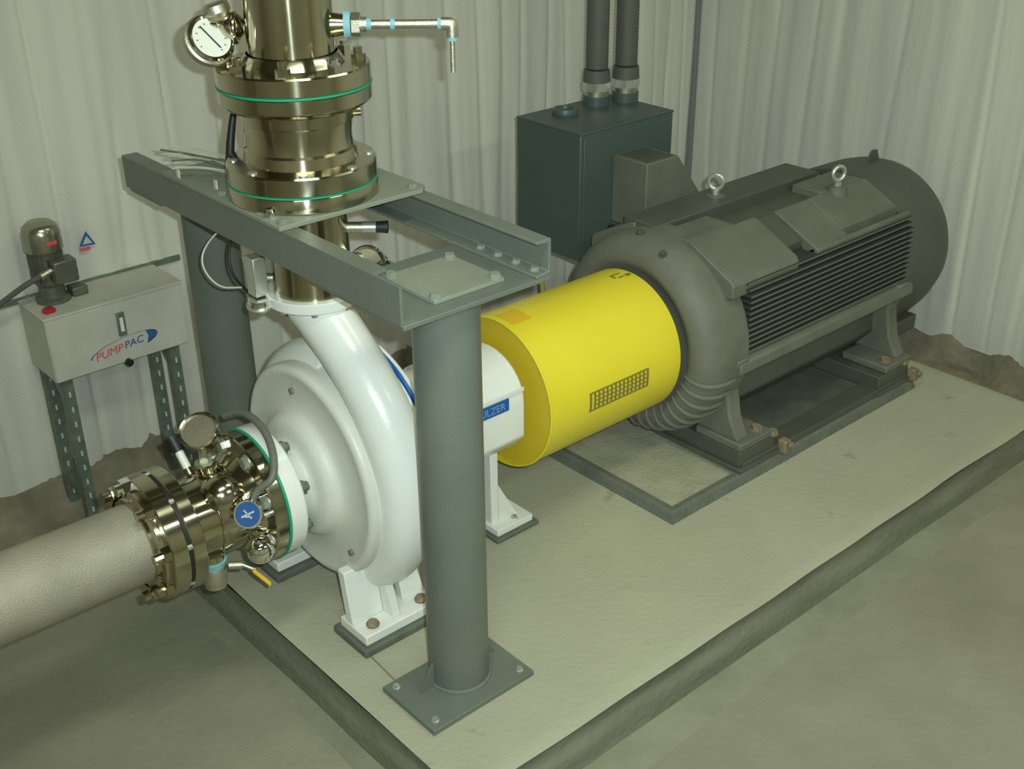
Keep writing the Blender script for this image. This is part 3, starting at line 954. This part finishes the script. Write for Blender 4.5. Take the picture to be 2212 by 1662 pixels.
def bolted(kind, parent, base, ax, n_, R_, a0=0.0, u=None, sc_=1.0, me=None):
    ax = Vector(ax).normalized()
    u = Vector(u); u = (u - ax * u.dot(ax)).normalized(); v = ax.cross(u)
    for k in range(n_):
        a = a0 + 2 * PI * k / n_
        place(kind, me or NUT, parent, Vector(base) + (u * math.cos(a) + v * math.sin(a)) * R_, ax, roll=k, scale=sc_)


# drain line leaving the riser to the right
DIR = Vector((0.749, -0.662, 0.0)).normalized()
P0 = Vector((DX, DY, 1.530))
DL = thing('drain_pipe', 'thin steel drain pipe with blue tape bending down in front of the wall', 'pipe', P0 + DIR * 0.12)
MB().cyl(P0 + DIR * 0.088, P0 + DIR * 0.122, 0.028, 0.022).build('weld_boss', 'polished_steel', DL)
MB().cyl(P0 + DIR * 0.122, P0 + DIR * 0.136, 0.032, 0.027, 20).build('thread_tape', 'ptfe_tape', DL, label='pale blue thread tape')
MB().prism([P0 + DIR * 0.138 + Vector((0, 0, 1)) * 0.026 * math.cos(PI / 3 * i) + DIR.cross(Vector((0, 0, 1))) * 0.026 * math.sin(PI / 3 * i) for i in range(6)], DIR * 0.018).build('reducer_bush', 'satin_steel', DL)
MB().cyl(P0 + DIR * 0.156, P0 + DIR * 0.170, 0.016).build('nipple', 'satin_steel', DL)
for t in (0.170, 0.222, 0.325):
    MB().cyl(P0 + DIR * t, P0 + DIR * (t + 0.010), 0.0135, seg=16).build('thread_tape', 'ptfe_tape', DL)
E0 = P0 + DIR * 0.356
MB().tube([P0 + DIR * 0.165, P0 + DIR * 0.20, P0 + DIR * 0.33], 0.0098, 16).build('pipe_run', 'satin_steel', DL)
MB().tube([P0 + DIR * 0.333, P0 + DIR * 0.352, E0 + Vector((0, 0, -0.004)), E0 + Vector((0, 0, -0.028))], 0.0140, 18, smooth=2).build('elbow', 'satin_steel', DL)
MB().cyl(E0 + Vector((0, 0, -0.028)), E0 + Vector((0, 0, -0.036)), 0.0125, seg=16).build('thread_tape', 'ptfe_tape', DL)
MB().cyl(E0 + Vector((0, 0, -0.034)), E0 + Vector((0, 0, -0.105)), 0.0060, seg=14).build('drop_tube', 'satin_steel', DL)

# pressure gauge on the left of the riser


def gauge(name, label, c, nrm, r, depth, needle=None, facemat='dial_white', ticks=True, casemat='chrome', cat='gauge'):
    c = Vector(c); nrm = Vector(nrm).normalized()
    G = thing(name, label, cat, c)
    MB().lathe([(-depth, 0.0), (-depth, r * 0.8), (-depth * 0.85, r * 0.97), (-0.006, r), (-0.003, r * 1.12), (0.003, r * 1.12), (0.006, r * 1.04), (0.004, r * 0.93), (-0.001, r * 0.91)], c, nrm, 40).build('case', casemat, G)
    f = MB().lathe([(-0.002, 0.0), (-0.002, r * 0.92), (0.0005, r * 0.92), (0.0005, 0.0)], c, nrm, 36).build('dial', facemat, G)
    u = nrm.orthogonal().normalized()
    up = (UP - nrm * UP.dot(nrm)).normalized(); side = up.cross(nrm)
    if ticks:
        b = MB()
        for k in range(11):
            a = math.radians(-135 + 27 * k)
            d = (up * math.cos(a) + side * math.sin(a))
            b.obox(c + d * r * 0.70 + nrm * 0.0008, d, d.cross(nrm), nrm, r * 0.05, r * 0.018, 0.0003)
        b.build('scale_marks', 'black_print', f)
    if needle is not None:
        d = (up * math.cos(needle) + side * math.sin(needle))
        MB().obox(c + d * r * 0.06 + nrm * 0.0018, d, d.cross(nrm), nrm, r * 0.66, r * 0.035, 0.0004).build('needle', 'black_print', f)
    return G


gc_ = Vector((-0.106, 0.645, 1.490)) + BK * 0.045
gn = Vector((-0.02, -0.83, 0.48))
G1 = gauge('pressure_gauge', 'round pressure gauge with a white dial left of the riser pipe', gc_, gn, 0.0465, 0.030, needle=math.radians(-48))
MB().lathe([(-0.031, 0), (-0.031, 0.052), (-0.020, 0.058), (-0.008, 0.056), (-0.004, 0.050)], gc_, gn, 40).build('rear_shell', 'satin_steel', G1)
LD = -DIR
Q = Vector((DX, DY, 1.525))
MB().tube([Q + LD * 0.09, Q + LD * 0.135, Q + LD * 0.175], 0.013, 14).build('nipple', 'satin_steel', G1)
MB().sphere(Q + LD * 0.125 + Vector((0, 0, 0.004)), 0.030, LD).build('seal_body', 'polished_steel', G1)
MB().torus(Q + LD * 0.118, LD, 0.030, 0.006).build('seal_ring', 'polished_steel', G1)
MB().lathe([(0, 0), (0, 0.020), (0.012, 0.030), (0.028, 0.030), (0.034, 0.022), (0.034, 0)], Q + LD * 0.150 + Vector((0, 0, 0.022)), Vector((0, 0, 1)) + LD * .3, 24).build('seal_flange', 'satin_steel', G1)
for k in range(3):
    MB().torus(Q + LD * 0.155 + Vector((0, 0, 0.012 + 0.010 * k)), (0, 0, 1), 0.022, 0.004, 24).build('coil_ring', 'rusty_bolt' if k == 1 else 'polished_steel', G1)
MB().cyl(Q + LD * 0.140 + Vector((0, 0, -0.05)), Q + LD * 0.140, 0.012, seg=16).build('vent_plug', 'zinc', G1)

# things clipped round the stack: black cable with shiny ends, loose wires
BC = solo(MB().tube([(-0.045, 0.705, 1.335), (-0.060, 0.705, 1.29), (-0.078, 0.700, 1.22), (-0.082, 0.695, 1.152)], [0.007, 0.009, 0.011, 0.011], 12, smooth=2).build('heat_trace_cable', 'black_rubber'),
          'black braided cable standing beside the polished valve body', 'cable')
wb = thing('loose_wire_bundle', 'bundle of thin pale cable ends left of the polished flange', 'wires', (-0.11, 0.82, 1.152))
for k in range(9):
    a = random.uniform(-1, 1)
    p0 = Vector((-0.062, 0.74, 1.158 + 0.006 * k))
    p1 = p0 + Vector((-0.03 + 0.02 * a, 0.05 + 0.012 * k, 0.016 * random.random()))
    p2 = p1 + Vector((-0.05 - 0.01 * a, 0.045 + 0.02 * random.random(), random.uniform(-0.012, 0.012)))
    p2.z = max(p2.z, 1.1535)
    MB().tube([p0, p1, p2], 0.0016 if k % 3 else 0.0026, 6, smooth=2).build('wire', 'white_wire' if k % 3 else 'galvanised', wb)
for k, (x, y) in enumerate(((-0.149, 0.83), (-0.125, 0.69))):
    MB().box(x - .002, x + .002, y, y + .012, 1.151, 1.172).build('cable_tie', 'white_wire', wb)

# below the plate: small gauge, black handled valve, sensor and its looped wire
c = Vector((0.106, 0.432, 0.968))
G2 = gauge('small_gauge', 'small chrome gauge below the stand plate, right of the polished spool', c, Vector((-0.75, -0.35, 0.45)), 0.047, 0.040, facemat='satin_steel', ticks=False)
MB().tube([Vector((DX, DY, 0.985)) + DIR * 0.088, Vector((DX, DY, 0.985)) + DIR * 0.125], 0.013, 14).build('nipple', 'satin_steel', G2)
MB().sphere(c + Vector((0.03, -0.03, -0.012)), 0.032, (0.5, -0.6, 0)).build('rear_bulb', 'chrome', G2)
V2 = thing('small_valve', 'small steel valve with a black knob under the stand plate', 'valve', (DX + .1, DY - .1, 1.05))
q = Vector((DX, DY, 1.062))
MB().cyl(q + DIR * 0.09, q + DIR * 0.15, 0.013, seg=16).build('valve_stem', 'satin_steel', V2)
MB().cyl(q + DIR * 0.130, q + DIR * 0.162, 0.014, seg=16).build('valve_body', 'zinc', V2)
MB().cyl(q + DIR * 0.160, q + DIR * 0.190, 0.013, 0.015, 20).build('knob', 'black_rubber', V2)
SN = thing('temperature_sensor', 'steel sensor with a chrome bulb between column and polished spool', 'sensor', (-0.10, 0.60, 0.86))
q = Vector((DX, DY, 0.935))
MB().box(-0.118, -0.082, 0.575, 0.615, 0.905, 1.005).build('bracket', 'zinc', SN, bevel=0.003)
MB().tube([q - DIR * 0.085, q - DIR * 0.13], 0.012, 12).build('nipple', 'satin_steel', SN)
MB().sphere((-0.108, 0.578, 0.893), 0.030, (0, 0, -1), t0=-0.4).build('bulb', 'chrome', SN)
MB().torus((-0.108, 0.578, 0.888), (-0.2, -0.2, 1), 0.030, 0.004).build('bulb_rim', 'zinc', SN)
MB().tube([(-0.085, 0.565, 0.88), (-0.04, 0.52, 0.84), (-0.005, 0.49, 0.80)], 0.004, 8, smooth=2).build('probe_lead', 'black_rubber', SN)
lp = [(-0.07, 0.72, 1.05), (-0.12, 0.755, 1.02), (-0.165, 0.76, 0.96), (-0.155, 0.70, 0.905), (-0.12, 0.64, 0.915)]
MB().tube(lp, 0.0024, 8, smooth=3).build('white_lead', 'white_wire', SN)
MB().tube([(-0.07, 0.70, 1.05), (-0.10, 0.72, 1.00), (-0.115, 0.70, 0.93), (-0.10, 0.63, 0.89)], 0.0040, 8, smooth=3).build('black_lead', 'black_rubber', SN)

# ================================================================== SUCTION SIDE


def sx(prof, seg=72, **k):
    return MB().lathe(prof, O, AX, seg, **k)


SS = thing('suction_spool', 'polished flanged suction spool bolted to the white pump inlet', 'pipe fitting', (-0.34, YA, 0.24))
sx([(-0.2125, 0.0), (-0.2125, 0.1735), (-0.2065, 0.1735), (-0.2065, 0.0)]).build('gasket', 'green_gasket', SS, label='green gasket ring')
sx([(-0.2125, 0.0), (-0.2125, 0.169), (-0.215, 0.171), (-0.243, 0.171), (-0.247, 0.168), (-0.249, 0.130), (-0.262, 0.124), (-0.275, 0.113), (-0.285, 0.108),
    (-0.330, 0.108), (-0.345, 0.106), (-0.365, 0.101), (-0.402, 0.100), (-0.412, 0.108), (-0.418, 0.125), (-0.421, 0.152), (-0.423, 0.1545), (-0.453, 0.1545), (-0.4555, 0.152), (-0.4555, 0.0)]).build('spool_body', 'turned_steel_x', SS, sharp=28)
sx([(-0.4640, 0.0), (-0.4640, 0.1505), (-0.4555, 0.1505), (-0.4555, 0.0)]).build('rubber_gasket', 'black_rubber', SS, label='black rubber gasket ring')
for k in range(8):
    a = math.radians(45 * k + 22)
    place('bolt', HEAD, SS, (-0.247, YA + 0.143 * math.sin(a), ZA + 0.143 * math.cos(a)), (-1, 0, 0), roll=k)
# rounded bosses of the four instrument ports
MB().sphere((-0.318, YA - 0.045, ZA + 0.062), 0.058, (-0.2, -0.7, 0.6), seg=32, n=14).build('port_boss', 'polished_steel', SS)
MB().torus((-0.285, YA, ZA), AX, 0.111, 0.004, 64, 8).build('weld_bead', 'polished_steel', SS)
MB().torus((-0.352, YA, ZA), AX, 0.1035, 0.003, 64, 8).build('weld_bead', 'polished_steel', SS)
MB().lathe([(0.09, 0.026), (0.116, 0.024), (0.118, 0.029), (0.126, 0.029), (0.128, 0.024), (0.128, 0.0)], (-0.325, YA, ZA), (0.05, 0.1, 0.98), 28).build('top_port', 'polished_steel', SS)

SP = thing('suction_pipe', 'dull grey steel suction pipe coming in from the left', 'pipe', (-2.0, YA, ZA - 0.1))
sx([(-4.9, 0.0), (-4.9, 0.0975), (-0.525, 0.0975), (-0.525, 0.0)], 64).build('pipe_wall', 'cast_steel_pipe', SP)
sx([(-0.4645, 0.0), (-0.4645, 0.152), (-0.467, 0.1545), (-0.503, 0.1545), (-0.506, 0.152), (-0.508, 0.125), (-0.520, 0.113), (-0.528, 0.108), (-0.530, 0.09)]).build('flange', 'turned_steel_x', SP, sharp=28)
sx([(-0.506, 0.125), (-0.506, 0.136), (-0.520, 0.136), (-0.524, 0.125)]).build('backing_ring', 'polished_steel', SP, sharp=28)
for k in range(8):
    a = math.radians(45 * k + 12)
    place('stud_nut', NUT_C if k in (0,) else NUT_P, SP, (-0.506, YA + 0.138 * math.sin(a), ZA + 0.138 * math.cos(a)), (-1, 0, 0), roll=k, scale=1.15 if k else 1.35)
for k in range(8):
    a = math.radians(45 * k + 12)
    aa = Vector((0, math.sin(a), math.cos(a)))
    place('stud', shared('stud_shank', MB().cyl((0, 0, 0), (0, 0, 0.012), 0.0078, seg=10), 'zinc'), SS, Vector((-0.4660, YA, ZA)) + aa * 0.1465, (1, 0, 0))
# pipe saddle out of view
MB().box(-2.05, -1.95, YA - 0.05, YA + 0.05, FZ, ZA - 0.09).build('pipe_stanchion', 'stand_paint', SP)

# gauge above the suction spool, seen from its side and back
TP = Vector((-0.318, 0.57, 0.555))
c = Vector((-0.297, 0.612, 0.596))
G3 = gauge('suction_gauge', 'steel cased gauge standing above the polished suction spool', c, Vector((-0.45, -0.35, 0.75)), 0.045, 0.044, facemat='satin_steel', ticks=False, casemat='polished_steel')
MB().tube([Vector((-0.32, 0.555, 0.545)), c + Vector((-0.002, -0.01, -0.035))], 0.010, 12).build('nipple', 'satin_steel', G3)
MB().lathe([(0.0, 0.018), (0.010, 0.018), (0.010, 0.024), (0.022, 0.024), (0.022, 0.0)], (-0.322, 0.553, 0.522), (0, 0.1, 1), 6).build('hex_nut', 'zinc', G3)
V3 = thing('bleed_valve', 'slim bleed valve with a black knob left of the suction gauge', 'valve', (-0.36, 0.60, 0.5))
pa, pb = Vector((-0.345, 0.575, 0.495)), Vector((-0.352, 0.640, 0.575))
dd = (pb - pa).normalized()
MB().cyl(pa, pa + dd * 0.03, 0.012, seg=16).build('valve_body', 'polished_steel', V3)
MB().cyl(pa + dd * 0.03, pa + dd * 0.075, 0.0105, seg=16).build('white_collar', 'dial_white', V3)
MB().cyl(pa + dd * 0.075, pa + dd * 0.115, 0.015, 0.019, 16).build('knob', 'black_rubber', V3)

# blue faced transmitter with its looped hose, on the near side of the spool
c = Vector((-0.300, 0.400, 0.458))
TN = Vector((-0.62, -0.62, 0.42)).normalized()
T1 = thing('transmitter', 'round blue faced transmitter with chrome rim on the suction spool', 'instrument', c)
MB().lathe([(-0.035, 0.0), (-0.035, 0.026), (-0.022, 0.034), (0.0, 0.036), (0.004, 0.034), (0.004, 0.030)], c, TN, 36).build('case', 'chrome', T1)
f = MB().lathe([(0.0, 0.0), (0.0, 0.031), (0.0025, 0.031), (0.0025, 0.0)], c, TN, 32).build('blue_dial', 'blue_face', T1)
upv = (Vector((0, 0, 1)) - TN * TN.z).normalized(); sdv = upv.cross(TN)
MB().obox(c + TN * 0.0035, sdv + upv * .5, upv - sdv * .5, TN, 0.017, 0.0022, 0.0006).build('dial_mark', 'pale_print', f)
MB().obox(c + TN * 0.0035 - upv * 0.006, sdv, upv, TN, 0.010, 0.0018, 0.0006).build('dial_mark', 'pale_print', f)
MB().obox(c + TN * 0.0035, sdv - upv, upv + sdv, TN, 0.014, 0.0018, 0.0006).build('dial_mark', 'pale_print', f)
MB().lathe([(-0.04, 0.012), (-0.12, 0.014)], c, TN, 16).build('process_stem', 'satin_steel', T1)
h0 = c + upv * 0.032 + sdv * 0.008
hp = [h0, h0 + Vector((0.022, -0.004, 0.03)), Vector((-0.235, 0.378, 0.535)), Vector((-0.205, 0.415, 0.573)), Vector((-0.186, 0.475, 0.605)), Vector((-0.182, 0.54, 0.618)), Vector((-0.180, 0.61, 0.607)), Vector((-0.20, 0.66, 0.58))]
MB().tube(hp, 0.0095, 14, smooth=3).build('hose', 'grey_hose', T1, label='grey hose looping up over the flange')
MB().cyl(h0, h0 + Vector((0.017, 0.007, 0.021)), 0.011, seg=14).build('hose_gland', 'chrome', T1)
# studs seen across the big flange
for (p, L) in (((-0.262, 0.415, 0.480), 0.036), ((-0.262, 0.398, 0.437), 0.040)):
    solo(MB().cyl(Vector(p), Vector(p) + Vector((0.045, 0, 0)), 0.0085, seg=12).build('plug_rod', 'chrome' if L < .04 else 'zinc'),
         'bright chrome plug rod between the transmitter and green gasket, upper one' if L < .04 else 'matt zinc plug rod between the transmitter and green gasket, lower one', 'rod')
BW = solo(MB().sphere((-0.278, 0.402, 0.345), 0.036, (-0.35, -0.75, 0.3), t0=-0.35, t1=0.99, seg=32, n=16).build('chrome_cap', 'chrome'),
          'domed chrome cap under the transmitter on the polished spool', 'cap')
# ball valve below the spool
BV = thing('ball_valve', 'drain ball valve with yellow handle hanging under the suction spool', 'valve', (-0.375, 0.47, 0.20))
vp = Vector((-0.372, 0.475, 0.34))
MB().cyl(vp, vp + Vector((-0.0, 0, -0.02)), 0.030, 0.029, 28).build('weld_boss', 'polished_steel', BV)
MB().cyl(vp + Vector((0, 0, -0.018)), vp + Vector((0, 0, -0.038)), 0.034, 0.028, 28).build('thread_tape', 'ptfe_tape', BV, label='pale blue thread tape')
MB().lathe([(0, 0), (0, 0.027), (0.012, 0.031), (0.045, 0.031), (0.05, 0.027), (0.062, 0.027), (0.062, 0)], vp + Vector((0, 0, -0.032)), (0, 0, -1), 28).build('valve_body', 'satin_steel', BV)
hb = vp + Vector((0.03, -0.024, -0.038))
MB().cyl(hb, hb + Vector((0.026, -0.02, 0.0)), 0.010, seg=14).build('valve_stem', 'satin_steel', BV)
hb2 = hb + Vector((0.024, -0.022, 0.0))
MB().obox(hb2 + Vector((0.012, -0.004, -0.006)), (0.7, -0.5, -0.5), (0.2, 0.8, -0.3), (0.5, 0.3, 0.8), 0.018, 0.007, 0.002).build('handle_shank', 'zinc', BV)
MB().obox(hb2 + Vector((0.033, -0.026, -0.036)), (0.50, -0.48, -0.74), (0.2, 0.8, -0.3), (0.5, 0.3, 0.8), 0.030, 0.0085, 0.006).build('handle_grip', 'yellow_rubber', BV, bevel=0.003, label='yellow grip')

# ================================================================== LUBRICATION UNIT ON ITS STAND
HU = thing('tank_cabinet', 'white steel tank cabinet with a printed oval logo near the back wall', 'tank', (-0.1, 1.6, 0.39))
BX0, BX1, BY0, BY1, BZ0, BZ1 = -0.32, 0.118, 1.50, 1.69, 0.392, 0.596
MB().box(BX0, BX1, BY0, BY1, BZ0, BZ1).build('tank_body', 'white_paint_dusty', HU, bevel=0.003)
MB().box(BX0 - 0.004, BX1 + 0.004, BY0 - 0.004, BY1 + 0.012, BZ1, BZ1 + 0.007).build('tank_lid', 'white_paint_dusty', HU, bevel=0.002)
MB().box(BX0 - 0.06, BX1 + 0.10, BY1 + 0.001, BY1 + 0.010, BZ1 - 0.004, BZ1 + 0.014).build('wall_rail', 'galvanised', HU)
fp = MB().box(BX0 + 0.003, BX1 - 0.003, BY0 - 0.004, BY0, BZ0 + 0.002, BZ1 - 0.004).build('front_panel', 'white_paint_dusty', HU, bevel=0.001)
yl = BY0 - 0.0046
# sight gauge
sg = MB().box(-0.108, -0.082, BY0 - 0.012, BY0 - 0.004, 0.484, 0.562).build('sight_gauge', 'galvanised', HU, bevel=0.003)
MB().box(-0.1005, -0.0895, BY0 - 0.0135, BY0 - 0.012, 0.500, 0.546).build('gauge_window', 'dial_white', sg)
# oval logo with lettering
cx, cz, ra, rb = -0.095, 0.447, 0.112, 0.030


def oval(r0, r1, a0, a1, n_=40, off=0.0):
    b = MB(); vs = []; fs = []
    for i in range(n_ + 1):
        a = a0 + (a1 - a0) * i / n_
        for k in (r0, r1):
            vs.append((cx + ra * k * math.cos(a), yl - off, cz + 0.014 * math.cos(a) + rb * k * math.sin(a)))
    for i in range(n_):
        fs.append((2 * i, 2 * i + 1, 2 * i + 3, 2 * i + 2))
    return b.add(vs, fs)


oval(0.955, 1.0, 0.3, PI * 1.0, 30).build('logo_oval', 'blue_print', HU)
oval(0.96, 1.0, PI * 1.0, 2 * PI - 0.3, 30).build('logo_oval', 'pale_print', HU)
b = MB(); vs = [(cx + ra * 0.72, yl, cz + 0.012)]
for i in range(13):
    a = -0.85 + 1.7 * i / 12
    vs.append((cx + ra * math.cos(a), yl, cz + 0.014 * math.cos(a) + rb * math.sin(a)))
b.add(vs, [(0, i, i + 1) for i in range(1, 13)]).build('logo_tip', 'blue_print', HU)
text('PUMP', 0.036, (cx - 0.052, yl - 0.0004, cz - 0.007), (1, 0, 0.11), (0, 0, 1), 'red_print', HU, shear=0.2)
text('PAC', 0.034, (cx + 0.030, yl - 0.0004, cz + 0.004), (1, 0, 0.11), (0, 0, 1), 'blue_print', HU, shear=0.2)
MB().cyl((-0.092, BY0 - 0.020, 0.393), (-0.092, BY0 - 0.002, 0.393), 0.011, seg=18).build('drain_plug', 'black_rubber', HU)
MB().lathe([(0, 0), (0, 0.020), (0.007, 0.020), (0.012, 0.014), (0.012, 0)], (-0.283, 1.548, BZ1 + 0.007), (0, 0, 1), 24).build('filler_cap', 'red_plastic', HU, label='red filler cap')
for x in (-0.30, -0.12, 0.10):
    place('screw', HEAD_S, HU, (x, BY0 + 0.02, BZ1 + 0.007), scale=0.5)
    place('screw', HEAD_S, HU, (x, BY1 - 0.02, BZ1 + 0.007), scale=0.5)
# small motor on the lid
HM = thing('small_pump_motor', 'small vertical olive motor on top of the white tank cabinet', 'motor', (-0.225, 1.625, BZ1 + 0.007))
hx, hy, z0 = -0.235, 1.628, BZ1 + 0.007
MB().lathe([(z0, 0.0), (z0, 0.052), (z0 + 0.012, 0.052), (z0 + 0.016, 0.040), (z0 + 0.05, 0.036), (z0 + 0.062, 0.044), (z0 + 0.068, 0.0)], (hx, hy, 0), (0, 0, 1), 32).build('mount_flange', 'olive_motor', HM)
b = MB()
b.lathe([(z0 + 0.062, 0.0), (z0 + 0.062, 0.044), (z0 + 0.185, 0.044), (z0 + 0.185, 0.0)], (hx, hy, 0), (0, 0, 1), 32)
for k in range(20):
    a = 2 * PI * k / 20
    d = Vector((math.cos(a), math.sin(a), 0))
    b.obox(Vector((hx, hy, z0 + 0.125)) + d * 0.046, d, (0, 0, 1), d.cross(Vector((0, 0, 1))), 0.005, 0.055, 0.0015)
b.build('motor_frame', 'olive_motor', HM)
MB().lathe([(z0 + 0.165, 0.0), (z0 + 0.165, 0.056), (z0 + 0.215, 0.056), (z0 + 0.236, 0.050), (z0 + 0.248, 0.036), (z0 + 0.252, 0.0)], (hx, hy, 0), (0, 0, 1), 36).build('fan_cap', 'olive_cap', HM, sharp=60)
d = Vector((-0.45, -0.89, 0))
u_ = Vector((0.89, -0.45, 0))
MB().obox(Vector((hx, hy, z0 + 0.195)) + Vector((0.1, -0.99, 0)) * 0.0565, (0.99, 0.1, 0), (0, 0, 1), (0.1, -0.99, 0), 0.017, 0.006, 0.0012).build('rating_sticker', 'red_print', HM)
MB().box(hx - 0.012, hx + 0.058, hy - 0.090, hy - 0.035, z0 + 0.075, z0 + 0.145).build('connection_box', 'olive_motor', HM, bevel=0.005)
MB().box(hx + 0.05, hx + 0.10, hy - 0.03, hy + 0.02, z0, z0 + 0.03).build('valve_block', 'olive_motor', HM, bevel=0.006)
MB().cyl((hx - 0.012, hy - 0.06, z0 + 0.115), (hx - 0.045, hy - 0.062, z0 + 0.105), 0.011, seg=14).build('cable_gland', 'satin_steel', HM)
MB().tube([(hx - 0.04, hy - 0.062, z0 + 0.108), (hx - 0.10, hy - 0.05, z0 + 0.085), (hx - 0.22, hy + 0.0, z0 + 0.0), (hx - 0.55, hy + 0.03, z0 - 0.25), (hx - 0.75, hy + 0.03, FZ + 0.01)], 0.0085, 10, smooth=2).build('power_cable', 'conduit_grey', HM)
# slotted strut stand under the cabinet
SG = thing('strut_stand', 'green grey slotted strut frame carrying the white tank cabinet', 'stand', (-0.1, 1.6, FZ))
SLOT = shared('slot_hole', MB().obox((0, 0, 0), (1, 0, 0), (0, 0, 1), (0, 1, 0), 0.003, 0.009, 0.0012), 'pale_print')
for (lx_, ly_) in ((-0.300, 1.515), (-0.300, 1.665), (0.055, 1.515), (0.055, 1.665)):
    leg = MB()
    t = 0.004
    wd = 0.034
    leg.box(lx_, lx_ + wd, ly_, ly_ + t, FZ, BZ0)
    leg.box(lx_, lx_ + t, ly_ + t, ly_ + wd, FZ, BZ0)
    leg.box(lx_ + wd - t, lx_ + wd, ly_ + t, ly_ + wd, FZ, BZ0)
    L_ = leg.build('strut_leg', 'galvanised', SG)
    for k in range(9):
        place('slot', SLOT, L_, (lx_ + wd / 2, ly_ - 0.0006, FZ + 0.07 + k * 0.052))
for lx_ in (-0.300, 0.055):
    MB().box(lx_, lx_ + 0.034, 1.549, 1.665, 0.06 - .1, 0.094 - .1).build('cross_strut', 'galvanised', SG)
    MB().prism([(lx_ - 0.003, 1.52, BZ0 - 0.001), (lx_ - 0.003, 1.60, BZ0 - 0.001), (lx_ - 0.003, 1.52, BZ0 - 0.09)], (0.003, 0, 0)).build('corner_gusset', 'galvanised', SG)
    MB().box(lx_ - 0.006, lx_ + 0.045, 1.505, 1.565, FZ, FZ + 0.008).build('foot_plate', 'galvanised', SG)

# triangular warning sticker on the wall behind the small motor
WS = thing('warning_sticker', 'small blue and red triangular sticker on the back wall above the tank cabinet', 'sticker', (-0.075, 1.69, 0.72))
yw = WY - 0.036
MB().prism([(-0.108, yw, 0.724), (-0.056, yw, 0.720), (-0.080, yw, 0.768)], (0, 0.002, 0)).build('triangle', 'blue_print', WS)
MB().prism([(-0.097, yw - .001, 0.729), (-0.066, yw - .001, 0.727), (-0.081, yw - .001, 0.753)], (0, 0.0006, 0)).build('inner_triangle', 'pale_print', WS)
MB().box(-0.11, -0.075, yw - .001, yw - .0002, 0.708, 0.718).build('red_strip', 'red_print', WS)
